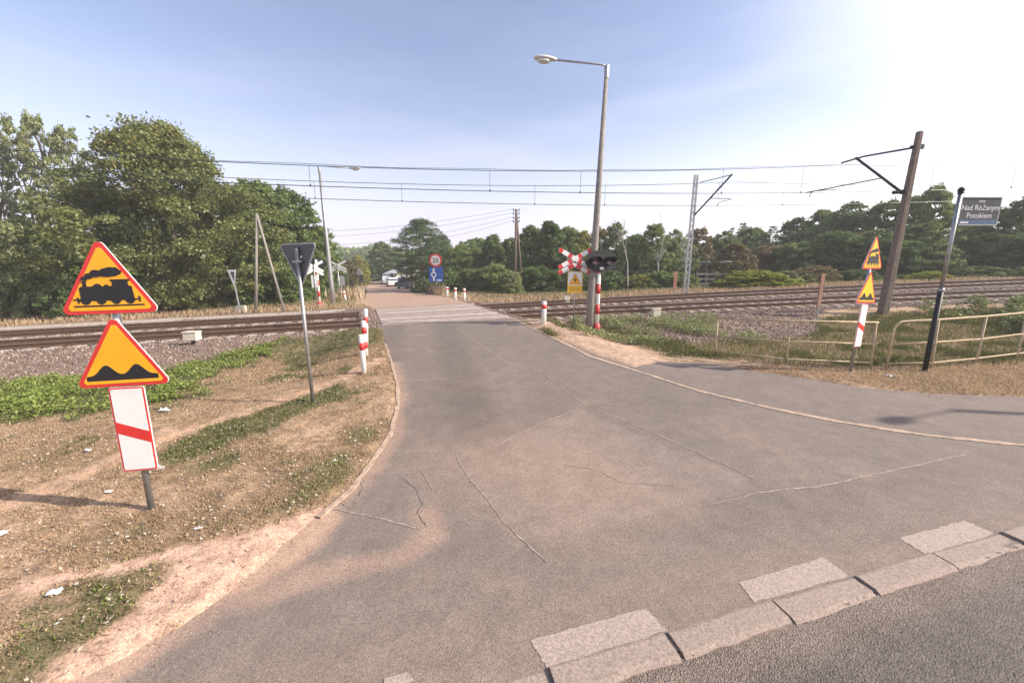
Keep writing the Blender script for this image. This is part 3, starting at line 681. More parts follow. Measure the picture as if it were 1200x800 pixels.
b = at(391, 358); t = hz(374, 197, b); street_lamp(b, t, hz(422, 199, b), .16, .07, 'street lamp beyond the tracks on the left with its arm reaching over the road', conc=False)
bb = lampb
# lamp out of the picture on the right; its shadow falls on the footway
s_at = at(1040, 495); hh = 7.6; bx = Vector((s_at.x, s_at.y, s_at.z))+Vector((SUN_DIR.x, SUN_DIR.y, 0)).normalized()*(hh/math.tan(SUN_EL))
zb = gz(bx.x+1.9, bx.y+.5)
street_lamp(zb, Vector((zb.x, zb.y, s_at.z+hh)), Vector((bx.x, bx.y, s_at.z+hh)), .16, .07, 'street lamp along the street, out of view to the right')

# ---------------------------------------------------------------- crossing signals
def cross_plate(root, C, M3, back=False, tail=True):
    """double St Andrew's cross: an X over an inverted V, red ends; C centre, M3 orientation"""
    M = Matrix.Translation(C) @ M3; L_, wd = .66, .15
    def arm(c, ang, l0, l1, nm='cross_arm', y=0):
        ca, sa = math.cos(ang), math.sin(ang); 
        def seg(a, b, yy, mt, name, par):
            mb = MB(); P = [(c[0]+ca*t-sa*s, c[1]+sa*t+ca*s) for t, s in ((a, -wd/2), (b, -wd/2), (b, wd/2), (a, wd/2))]
            if yy == 0: mb.plate(P, y, y+.014, M)
            else: mb.plate([(c[0]+ca*t-sa*s, c[1]+sa*t+ca*s) for t, s in ((a, -wd/2+.002), (b, -wd/2+.002), (b, wd/2-.002), (a, wd/2-.002))], y-.002, y, M)
            return mb.build(name, mt, par)
        a = seg(l0, l1, 0, M_lampw if back else M_wht, nm, root)
        if not back:
            for (u, v_) in ((l1-.15, l1-.003), (.06 if l0 >= 0 else .13, .27)): seg(u, v_, 1, M_red, 'red_band', a)
            if l0 < 0:
                for (u, v_) in ((l0+.003, l0+.15), (-.27, -.13)): seg(u, v_, 1, M_red, 'red_band', a)
    arm((0, 0), R(28), -L_, L_, y=0); arm((0, 0), R(152), -L_, L_, y=-.018)
    if tail: arm((0, -.20), R(-28), 0, L_, y=0); arm((0, -.20), R(208), 0, L_, y=-.018)
def signal(b, h, label, face, back=False, board=True):
    root = empty('crossing_signal', b, label, 'railway signal', 'level crossing light signals'); root.rotation_euler = (0, 0, face)
    n = 7; seg = (h)/n
    mb = MB(); mb.box((0, 0, .02), (.5, .5, .12)); mb.build('footing', M_conc, root, bevel=.01)
    mb = MB(); mb.tube([(0, 0, .06), (0, 0, .30)], [.13, .11], 14); mb.build('foot', M_pred, root, smooth=True)
    pm = MB(); pm.tube([(0, 0, .0), (0, 0, h+.25)], .073, 16); p = pm.build('mast', M_post, root, smooth=True)
    for k in range(3):
        z = .30+k*.72+.36; mb = MB(); mb.tube([(0, 0, z), (0, 0, z+.34)], .0765, 16); mb.build('red_band', M_pred, p, smooth=True)
    mb = MB(); mb.plate(ellipse(.0, 0, .60, .37, 36), -.16, -.13, Matrix.Translation((0, 0, h))); bd = mb.build('backing_board', M_dark, root)
    for s in (-1, 1):
        cx = .27*s; mb = MB(); mb.tube([(cx, -.16, h), (cx, -.22, h)], .155, 20); hs = mb.build('lamp_housing', M_blk, bd)
        mb = MB(); mb.tube([(cx, -.22, h), (cx, -.232, h)], .11, 20); mb.build('red_lens', M_lens, hs)
        mb = MB(); vs = []
        for i, yy in enumerate((-.20, -.50)):
            for k in range(15): a = R(-15+210*k/14); r_ = .155-.01*i; vs.append((cx+r_*math.cos(a), yy+(.12 if i and (k in (0, 14)) else 0), h+r_*math.sin(a)))
        fs = [(k, k+1, k+16, k+15) for k in range(14)]; mb.add(vs, fs); hd = mb.build('hood', M_blk, hs); sol = hd.modifiers.new('s', 'SOLIDIFY'); sol.thickness = .006
    mb = MB(); mb.box((0, -.19, h-.25), (.14, .05, .09)); mb.build('small_plate', M_lampw, bd)
    mb = MB(); mb.beam((0, 0, h+.1), (0, -.14, h+.1), .06, .05); mb.beam((0, 0, h-.1), (0, -.14, h-.1), .06, .05); mb.build('bracket', M_galv, root)
    return root
b = at(699, 389); t_ = hz(703, 306, b); SG = signal(b, t_.z-b.z, 'crossing signal with two dark lamps on an oval board beside the near lamp post', R(14))
bS = b
# St Andrew's cross on its bracket from the lamp post
c = hz(674, 303, bb+Vector((0, -.1, 0))); root = empty('crossbuck', Vector((c.x, c.y, c.z)), 'red and white double crossbuck facing the road, left of the near lamp post', 'railway crossing cross', 'double crossbucks')
cross_plate(root, (0, 0, 0), Matrix.Rotation(R(8), 4, 'Z'))
mb = MB(); lp = bb-c; hzp = Vector((lp.x+.12, lp.y, 0)); mb.beam((-.3, .04, 0), (hzp.x, hzp.y, 0), .05, .04); mb.beam((-.3, .04, -.2), (hzp.x-.05, hzp.y, -.2), .05, .04); mb.build('bracket', M_galv, root)
# high voltage plate
b = at(672, 384); root = empty('high_voltage_sign', b, 'small yellow and white high voltage plate on its own thin pole under the crossbuck', 'warning plate', rz=R(6)); t_ = hz(674, 318, b); h = t_.z-b.z
sign_post(root, h-.05, .024)
M = Matrix.Translation((0, -.03, h-.76)); mb = MB(); mb.plate(rounded([(-.27, 0), (.27, 0), (.27, .76), (-.27, .76)], .03), 0, .01, M); p = mb.build('plate', M_lemon, root)
mb = MB(); mb.plate([(-.25, .27), (.25, .27), (.25, .74), (-.25, .74)], -.003, 0, M); mb.build('white_panel', M_wht, p)
mb = MB(); mb.plate([(x, z+.30) for x, z in tri(.44, .03)], -.006, -.003, M); mb.build('yellow_triangle', M_yel, p)
mb = MB()
T_ = [(-.22, .30), (.22, .30), (0, .68)]
for i in range(3): a, c_ = T_[i], T_[(i+1) % 3]; mb.beam(M @ Vector((a[0]*.97, -.008, a[1]+.01)), M @ Vector((c_[0]*.97, -.008, c_[1]+.01)), .02, .005)
mb.plate([(.02, .58), (-.06, .45), (-.01, .45), (-.03, .34), (.06, .48), (.01, .48)], -.009, -.006, M)
for z in (.20, .14, .08): mb.plate([(-.2, z), (.2, z), (.2, z+.012), (-.2, z+.012)], -.003, 0, M)
mb.build('black_symbol', M_blk, p)

# far side, seen from behind
b = at(375, 359); t_ = hz(370, 309, b); signal(b, t_.z-b.z, 'crossing signal seen from behind beyond the tracks, left of the far lamp', R(200))
b = at(399, 354); t_ = hz(392, 313, b); root = empty('crossbuck', b, 'grey backs of a double crossbuck on a pole beyond the tracks', 'railway crossing cross', 'double crossbucks'); root.rotation_euler = (0, 0, R(8)); h = t_.z-b.z
sign_post(root, h+.2, .04); cross_plate(root, (0, .05, h+.15), Matrix.Identity(4), back=True)
b = at(372, 361); t_ = hz(367, 312, b); root = empty('crossbuck', b, 'narrow crossbuck back seen nearly edge on behind the give way sign', 'railway crossing cross', 'double crossbucks'); root.rotation_euler = (0, 0, R(52)); h = t_.z-b.z
sign_post(root, h+.1, .035); cross_plate(root, (0, .05, h), Matrix.Identity(4), back=True)
mb = MB(); mb.plate([(-.2, h-1.3), (.2, h-1.3), (.2, h-.55), (-.2, h-.55)], .04, .055); mb.build('lower_plate', M_galv, root)
b = at(395, 352); t_ = hz(394, 322, b); root = empty('high_voltage_sign', b+Vector((.25, .5, 0)), 'plain metal back of a small plate behind the far crossbuck', 'warning plate', rz=R(20)); h = max(1.6, t_.z-b.z)
sign_post(root, h, .03); mb = MB(); mb.plate([(-.27, h-.9), (.27, h-.9), (.27, h-.1), (-.27, h-.1)], -.05, -.035); mb.build('plate', M_galv, root)
b = at(422, 339, ); t_ = hz(418, 313, b); root = empty('give_way_sign', b, 'small triangular sign back with a dark plate below it beside the far dirt road', 'road sign', rz=R(-20)); h = t_.z-b.z
sign_post(root, h-.02, .06, M_dark); mb = MB(); mb.plate([(x*1.25, z*1.25) for x, z in tri(.9, .05)], -.07, -.05, Matrix.Translation((.1, 0, h-1.0))); mb.build('sign_plate', M_lampw, root)
mb = MB(); mb.plate([(.0, h-1.95), (.62, h-1.95), (.62, h-1.1), (.0, h-1.1)], -.07, -.05); mb.build('lower_plate', M_back, root)
# speed limit sign over a blue sign
b = at(512, 347); t_ = hz(511, 297, b); h = t_.z-b.z; root = empty('speed_limit_sign', b, 'round speed limit sign reading 20 over a square blue sign beyond the crossing', 'road sign', rz=R(-6))
sign_post(root, h-.1, .035); rr = .62*.92; k = .8
Ms = Matrix.Translation((0, -.05, h-rr)); mb = MB(); mb.plate(ellipse(0, 0, rr, rr, 32), 0, .012, Ms); p = mb.build('round_plate', M_red, root)
mb = MB(); mb.plate(ellipse(0, 0, rr*.74, rr*.74, 28), -.004, .001, Ms); mb.build('white_field', M_wht, p); text('20', rr*1.0, 0, -rr*.36, p, y=-.006, mt=M_blk, M=Ms, bold=.012)
S_ = .62; Mb = Matrix.Translation((0, -.05, h-2*rr-S_*2-.02)); mb = MB(); mb.plate([(-S_, 0), (S_, 0), (S_, 2*S_), (-S_, 2*S_)], 0, .012, Mb); p = mb.build('blue_plate', M_blue, root)
mb = MB(); mb.plate([(-.28, .08), (-.12, .08), (-.12, 1.15), (-.28, 1.15)], -.003, 0, Mb); mb.plate([(-.36, .55), (-.04, .55), (-.04, .68), (-.36, .68)], -.004, -.001, Mb); mb.plate([(.05, .08), (.5, .08), (.5, .2), (.05, .2)], -.003, 0, Mb)
mb.plate(ellipse(-.2, .61, .24, .24, 20), -.005, -.001, Mb); mb.build('white_symbol', M_wht, p); mb = MB(); mb.plate(ellipse(-.2, .61, .14, .14, 20), -.007, -.005, Mb); mb.build('blue_dot', M_blue, p)

# ---------------------------------------------------------------- red and white marker posts
def marker(px, py, pyt, label, r=.06, bands=(.72,), group='red and white marker posts', pxt=None):
    b = at(px, py); t_ = hz(pxt or px, pyt, b); h = t_.z-b.z; root = empty('marker_post', b, label, 'marker post', group)
    root.rotation_euler = (0, math.atan2(t_.x-b.x, h), random.uniform(0, 1))
    mb = MB(); mb.tube([(0, 0, -.1), (0, 0, h-.015), (0, 0, h)], [r, r, r*.8], 14); p = mb.build('post', M_post, root, smooth=True)
    for f in bands: mb = MB(); mb.tube([(0, 0, h*f-h*.09), (0, 0, h*f+h*.09)], r*1.04, 14); mb.build('red_band', M_pred, p, smooth=True)
    return root
marker(427, 440, 392, 'nearest white marker post with a red band, left edge of the road', .055, (.72,), pxt=423)
marker(429, 419, 376, 'middle marker post of the three at the left road edge', .06, (.75, .35), pxt=426)
marker(429.5, 404, 362, 'farthest of the three marker posts at the left road edge', .055, (.7,), pxt=428.5)
marker(637, 381, 353, 'single marker post right of the road just before the tracks', .085, (.78,), pxt=638)
marker(524, 348, 336, 'leftmost of the three marker posts right of the road beyond the tracks', .09, (.8,))
marker(533.5, 352, 337, 'middle of the three marker posts right of the road beyond the tracks', .09, (.8,))
marker(544, 353, 338, 'rightmost of the three marker posts right of the road beyond the tracks', .09, (.8,))
marker(405, 353, 341, 'marker post at the left beyond the tracks beside the far crossbuck', .09, (.75,), pxt=403)

# ---------------------------------------------------------------- railings
def railing(pts, label, rounded_end=False):
    """pts: list of (foot pixel, top pixel)"""
    F = [at(*f) for f, t in pts]; Tt = [hz(t[0], t[1], f) for (ff, t), f in zip(pts, F)]; b = F[0]; root = empty('railing', b, label, 'railing', 'cream metal railings along the footway')
    n = len(F); L0 = [p-b for p in F]; L1 = [p-b for p in Tt]
    mb = MB()
    if rounded_end:
        c0 = L1[0]; d = (L1[1]-c0).normalized(); up = (c0-L0[0]).normalized(); path = [c0-up*.22]+[c0-up*.22*(1-math.sin(a))+d*.22*(1-math.cos(a)) for a in (R(25), R(50), R(75), R(90))]+L1[1:]
        mb.tube([L0[0]-up*.1]+path, .026, 12)
    else: mb.tube([L1[0]-(L1[1]-L1[0]).normalized()*.05]+L1[1:-1]+[L1[-1]+(L1[-1]-L1[-2]).normalized()*.04], .028, 12)
    mb.build('top_rail', M_fence, root, smooth=True)
    for i in range(1 if rounded_end else 0, n): mb = MB(); mb.tube([L0[i]-Vector((0, 0, .15)), L1[i]], .026, 12); mb.build('post', M_fence, root, smooth=True)
    for f in (.55, .14):
        mb = MB(); mb.tube([a.lerp(c_, f)+Vector((random.uniform(-.01, .01), 0, random.uniform(-.015, .015))) for a, c_ in zip(L0, L1)], .021, 10); mb.build('middle_rail' if f > .3 else 'lower_rail', M_fence, root, smooth=True)
    return root
railing([((838, 418), (841, 373)), ((921, 428), (926, 376)), ((1020, 433), (1027, 378))], 'straight cream railing left of the edge-on warning sign')
railing([((1038, 434), (1049, 377)), ((1091, 433), (1100, 374.5)), ((1143, 427.5), (1156, 370.5)), ((1190, 422.5), (1204, 366)), ((1230, 418), (1246, 361)), ((1270, 414), (1288, 357))], 'cream railing with a rounded end, running out at the right behind the street name pole', True)

# ---------------------------------------------------------------- trackside boxes, boards, poles
def cabinet(px, py, pxw, pyh, label, leg=.25):
    b = at(px, py); s = b.y/FOC*1.02; w_ = pxw*s; h_ = pyh*s; root = empty('trackside_box', b, label, 'junction box', 'cream trackside boxes', rz=R(random.uniform(5, 16)))
    mb = MB(); mb.tube([(0, 0, -.2), (0, 0, leg+.03)], .05, 10); mb.build('leg', M_dark, root)
    mb = MB(); mb.box((0, 0, leg+h_/2), (w_, w_*.7, h_)); p = mb.build('housing', M_box, root, bevel=.012)
    mb = MB(); mb.box((0, 0, leg+h_+.018), (w_*1.1, w_*.8, .036)); mb.build('lid', M_box, p, bevel=.01)
cabinet(227, 405, 14, 9, 'cream box on a short leg in the ballast left of the near track', .18)
cabinet(768, 377, 9, 9, 'cream box in the ballast right of the crossing signal', .18)
cabinet(664, 355, 6, 6, 'pale box beyond the tracks behind the high voltage plate', .05)
b = at(282, 367); root = empty('track_indicator', b, 'thin white Y shaped marker rising from a pale box beyond the left tracks', 'trackside marker', rz=R(5)); h = hz(272, 316, b).z-b.z; k = h
mb = MB(); mb.tube([(0, 0, 0), (-.12, 0, h*.66)], .035, 8); mb.build('stem', M_post, root)
mb = MB(); mb.plate([(-.12, h*.62), (.05, h), (-.42, h), (-.2, h*.68)], -.02, .0); mb.build('arrow_plate', M_post, root)
mb = MB(); mb.plate([(-.13, h*.74), (-.04, h*.95), (-.26, h*.95)], -.024, -.02); mb.build('dark_triangle', M_back, root)
mb = MB(); mb.box((.05, 0, .22), (.42, .35, .42)); mb.build('base_box', M_box, root, bevel=.015)
for px, py, pxt, pyt, wp, lab in ((957, 372, 966, 321, 10, 'rusty brown leaning board left of the concrete catenary mast'), (790, 346, 792, 318, 6, 'narrow rusty brown board beyond the tracks left of the lattice mast')):
    b = at(px, py); t_ = hz(pxt, pyt, b); s = b.y/FOC; w_ = wp*s*1.0; h = t_.z-b.z; root = empty('brown_board', b, lab, 'board', 'rusty boards by the track'); root.rotation_euler = (0, math.atan2(t_.x-b.x, h), R(35))
    mb = MB(); mb.box((0, 0, h*.62), (w_*1.2, .03, h*.76)); mb.build('board', M_brown, root, bevel=.004)
    mb = MB(); mb.beam((w_*.35, .03, -.2), (w_*.35, .03, h*.95), .07, .05); mb.build('post', M_galv, root)
# concrete pole with a strut among the left trees
b = gz(at(298, 357, Y=21.).x, 21.); t_ = hz(301, 250, b); root = empty('utility_pole', b, 'pale concrete pole with a slanting strut in front of the trees on the left', 'utility pole', 'utility poles'); tt = t_-b
mb = MB(); mb.tube([(0, 0, -.2), tt], [.085, .06], 10); mb.build('pole', M_conc, root, smooth=True)
s_ = hz(320, 318, b)-b; d = s_-tt; f_ = tt+d*(tt.z/(-d.z))*.98; mb = MB(); mb.tube([f_, tt-Vector((0, 0, .1))], [.07, .055], 10); mb.build('strut', M_conc, root, smooth=True)
# wooden A pole and a second one
def apole(b, t_, foot2, lab, r=.13):
    root = empty('utility_pole', b, lab, 'utility pole', 'utility poles'); tt = t_-b
    mb = MB(); mb.tube([(0, 0, -.3), tt], [r, r*.75], 12); mb.build('pole', M_wood, root, smooth=True)
    if foot2: mb = MB(); mb.tube([foot2-b, tt-Vector((0, 0, .2))], [r, r*.7], 12); mb.build('strut', M_wood, root, smooth=True)
    mb = MB(); 
    for k, dz in enumerate((.15, .45, .8, 1.1)):
        for s in (-1, 1): p = tt-Vector((0, 0, dz)); mb.beam(p, p+Vector((s*.24, 0, .02)), .03, .03); mb.tube([p+Vector((s*.24, 0, 0)), p+Vector((s*.24, 0, .16))], .05, 8)
    mb.build('insulators', M_dark, root); return root
b = at(603, 350, Y=34.); b.z = float(T(b.x, b.y)); tA = hz(605, 245, b); apole(b, tA, Vector((at(609, 350, Y=34.6).x+.25, 34.8, b.z)), 'tall dark wooden A shaped pole right of the road beyond the tracks')
b2 = at(519, 330, Y=70.); b2.z = float(T(b2.x, b2.y)); tB = hz(519, 274, b2); apole(b2, tB, None, 'distant wooden pole top rising from the trees right of the pine')
b3 = at(407, 330, Y=60.); b3.z = float(T(b3.x, b3.y)); tC = hz(407, 296, b3); apole(b3, tC, None, 'distant pole top left of the far road above small trees')
def wire(pts, r, name, lab, cat='wire', group=None, mt=None):
    o = Vector(pts[0]); mb = MB(); mb.tube([Vector(p)-o for p in pts], r, 5); w_ = mb.build(name, mt or M_wire, None); w_.location = o; return tag(w_, lab, cat, group)
def sag(a, b, s, n=24): return [a.lerp(b, k/n)-Vector((0, 0, s*4*(k/n)*(1-k/n))) for k in range(n+1)]
e_ = at(200, 262, Y=42.)
for k, (dz, ps) in enumerate(((.15, 1.6), (.45, 1.9), (.8, 2.6), (1.1, 3.0))):
    wire(sag(tA-Vector((.24, 0, dz-.16)), e_-Vector((0, 0, dz*.6)), ps*.8), .011, 'telephone_wire', ['topmost', 'second', 'third', 'lowest'][k]+' of the thin wires sagging left from the wooden A pole', 'wire', 'thin wires from the wooden pole')

# ---------------------------------------------------------------- catenary
b = at(1034, 369); t_ = hz(1078, 154, b); root = empty('catenary_mast', b, 'leaning grey brown concrete catenary mast behind the right railing', 'catenary mast', 'catenary masts over the railway'); tt = t_-b; d = tt.normalized()
def tapered(mb, a, b_, w0, w1, rz=0):
    q = (b_-a).normalized().to_track_quat('Z', 'Y').to_matrix(); vs = []
    for p, w_ in ((a, w0), (b_, w1)):
        for i, j in ((-1, -1), (1, -1), (1, 1), (-1, 1)): vs.append(p+q @ Vector((i*w_[0]/2, j*w_[1]/2, 0)))
    mb.add(vs, [(0,3,2,1),(4,5,6,7),(0,1,5,4),(1,2,6,5),(2,3,7,6),(3,0,4,7)])
mb = MB(); tapered(mb, d*-.4, tt, (.30, .28), (.17, .16)); p = mb.build('mast', M_concd, root, bevel=.03)
def on(px, py, Y): return at(px, py, Y=Y)
def mzm(x, v=None): c = float(yc(x)); return c
A = on(1077, 172, b.y+.05)-b; Bq = on(1003, 185, 17.9)-b; Cc = on(1056, 225, b.y+.05)-b; E0 = on(986, 191, 18.3)-b
mb = MB(); mb.tube([A, A.lerp(Bq, .85), E0], .038, 8); mb.build('tie_tube', M_dark, root, smooth=True)
mb = MB(); mb.tube([Bq, Cc], .05, 10); mb.build('strut_tube', M_dark, root, smooth=True)
mb = MB(); G0 = Bq.lerp(Cc, .62); G1 = on(944, 226, 18.1)-b; mb.tube([G0, G1], .026, 8); mb.tube([on(948, 231, 18.1)-b, on(952, 224, 18.1)-b, on(981, 222, 18.0)-b], .02, 8); mb.build('registration_arm', M_dark, root, smooth=True)
for P_ in (A, Cc): mb = MB(); mb.beam(P_-Vector((.0, 0, 0)), P_+Vector((.16, 0, 0)), .10, .16); mb.tube([P_-Vector((.05, 0, 0)), P_-Vector((.3, -.0, .02))], .07, 10); mb.build('clamp', M_dark, root)
# lattice mast beyond the tracks
YM = 24.8; b = at(803, 345, Y=YM); b.z = float(T(b.x, b.y)); t_ = hz(816, 205, b); root = empty('catenary_mast', b, 'slender pale lattice catenary mast beyond the tracks', 'catenary mast', 'catenary masts over the railway'); tt = t_-b; W_ = .30
mb = MB(); X = Vector((1, .2, 0)).normalized()
for s in (-1, 1):
    w1 = X*s*W_/2; w2 = X*s*W_*.32; mb.beam(w1-Vector((0, 0, .3)), tt+w2, .11, .07)
mb.build('chords', M_galv, root)
for k in range(18):
    f0, f1 = k/18, (k+1)/18; s = 1 if k % 2 else -1; w0 = W_*(1-.36*f0)/2; w1_ = W_*(1-.36*f1)/2; mb = MB(); mb.beam(tt*f0+X*s*w0, tt*f1-X*s*w1_, .035, .05); mb.build('lattice_bar', M_galv, root)
YT = 22.3; A = on(820, 214, YM)-b; E0 = on(857, 205, YT)-b; Cc = on(814, 252, YM)-b
mb = MB(); mb.tube([A, E0], .025, 8); mb.build('tie_tube', M_dark, root, smooth=True)
mb = MB(); mb.tube([Cc, E0+Vector((.05, 0, .04))], .05, 8); mb.build('strut_tube', M_dark, root, smooth=True)
G0 = Cc.lerp(E0, .45); mb = MB(); mb.tube([G0, on(856, 233, YT)-b], .022, 8); mb.tube([on(841, 239, YT)-b, on(845, 236, YT)-b, on(858, 234, YT)-b], .018, 8); mb.build('registration_arm', M_dark, root, smooth=True)

def contact_z(x, far):
    q = max(-24, min(30, x)); return (5.85+.0205*q+.00036*q*q if not far else 6.07+.0145*q+.00032*q*q)
WX = np.arange(-46, 60, 1.5)
def wy(x, far): s = float(slope(x)); return float(yc(x))+(4.0 if far else 0)*math.sqrt(1+s*s)
def mess_z(x, far):
    sup = 15.3 if not far else 12.8; u = ((x-sup+30) % 60)-0; u = (u-0)/60   # 0..1, support at .5
    q = abs(((x-sup)/60) % 1); q = min(q, 1-q)*2    # 0 at support, 1 mid-span
    return contact_z(x, far)+ (1.20 if not far else 1.25)-.52*(1-(1-q)**2)
for far in (False, True):
    nm = 'farther' if far else 'nearer'
    wire([Vector((x, wy(x, far), contact_z(x, far))) for x in WX], .015, 'contact_wire', f'lower contact wire over the {nm} track', 'wire', 'overhead railway wires')
    wire([Vector((x, wy(x, far), mess_z(x, far))) for x in WX], .014, 'messenger_wire', f'upper sagging wire over the {nm} track', 'wire', 'overhead railway wires')
    if not far: wire([Vector((x, wy(x, far)+.1, mess_z(x, far)+.07-.02*math.sin(x))) for x in WX], .009, 'feeder_wire', 'thin feeder wire right beside the upper wire of the nearer track', 'wire', 'overhead railway wires')
    ordn = ['first', 'second', 'third', 'fourth', 'fifth', 'sixth', 'seventh', 'eighth', 'ninth', 'tenth', 'eleventh', 'twelfth', 'thirteenth']
    for k, x in enumerate(np.arange(-12, 26, 5.2)):
        x = x+(2.1 if far else 0)+.7*math.sin(x*3); a = Vector((x, wy(x, far), mess_z(x, far))); c_ = Vector((x, wy(x, far), contact_z(x, far)))
        mb = MB(); mb.tube([a-c_, Vector()], .008, 5); mb.tube([Vector((0, 0, -.02)), Vector((0, 0, .05))], .03, 6); o = mb.build('dropper', M_dark, None); o.location = c_
        tag(o, f'{ordn[k]} thin vertical dropper from the left between the wires over the {nm} track', 'dropper', f'droppers of the {nm} track')
# ---------------------------------------------------------------- foliage
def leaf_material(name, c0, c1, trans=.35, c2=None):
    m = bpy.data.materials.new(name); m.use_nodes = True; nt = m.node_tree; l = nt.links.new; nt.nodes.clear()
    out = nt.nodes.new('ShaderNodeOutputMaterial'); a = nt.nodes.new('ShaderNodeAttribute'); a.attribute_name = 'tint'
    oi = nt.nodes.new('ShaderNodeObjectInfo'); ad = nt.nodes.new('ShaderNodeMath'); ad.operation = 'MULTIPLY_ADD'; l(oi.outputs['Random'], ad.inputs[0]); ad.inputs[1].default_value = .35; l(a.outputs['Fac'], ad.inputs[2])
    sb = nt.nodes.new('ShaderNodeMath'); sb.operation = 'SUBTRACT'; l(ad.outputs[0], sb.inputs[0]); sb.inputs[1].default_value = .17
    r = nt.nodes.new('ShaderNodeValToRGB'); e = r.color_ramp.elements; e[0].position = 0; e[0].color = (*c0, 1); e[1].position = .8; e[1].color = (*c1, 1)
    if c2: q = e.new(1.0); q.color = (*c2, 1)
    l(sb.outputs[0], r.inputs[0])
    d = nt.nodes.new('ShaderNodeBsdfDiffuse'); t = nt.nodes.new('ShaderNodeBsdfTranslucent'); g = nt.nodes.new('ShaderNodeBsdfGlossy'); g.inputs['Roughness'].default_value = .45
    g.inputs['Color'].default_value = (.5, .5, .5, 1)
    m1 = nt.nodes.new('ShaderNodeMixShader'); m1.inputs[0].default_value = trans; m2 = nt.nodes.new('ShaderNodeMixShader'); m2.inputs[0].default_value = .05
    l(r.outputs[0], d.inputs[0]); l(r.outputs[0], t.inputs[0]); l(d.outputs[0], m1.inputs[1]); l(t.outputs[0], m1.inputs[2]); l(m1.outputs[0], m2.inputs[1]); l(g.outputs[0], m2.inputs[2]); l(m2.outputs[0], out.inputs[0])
    return m
ML_maple = leaf_material('olive leaves', (0.076, 0.106, 0.032), (0.221, 0.242, 0.076), .38, (0.356, 0.260, 0.089))
ML_dark = leaf_material('dark green leaves', (0.059, 0.112, 0.034), (0.189, 0.262, 0.079), .4, (0.281, 0.319, 0.105))
ML_mid = leaf_material('mid green leaves', (0.089, 0.142, 0.039), (0.238, 0.309, 0.092), .42, (0.324, 0.319, 0.110))
ML_pale = leaf_material('pale dusty leaves', (0.130, 0.159, 0.063), (0.308, 0.336, 0.142), .35)
ML_yel = leaf_material('yellowing leaves', (0.113, 0.142, 0.028), (0.356, 0.336, 0.063), .4, (0.432, 0.389, 0.079))
ML_pine = leaf_material('needles', (0.045, 0.085, 0.038), (0.130, 0.189, 0.076), .22)
ML_lime = leaf_material('bright shrub leaves', (.16, .20, .03), (.38, .40, .07), .45)
ML_brown = leaf_material('browning leaves', (0.120, 0.098, 0.045), (0.285, 0.225, 0.105), .35)

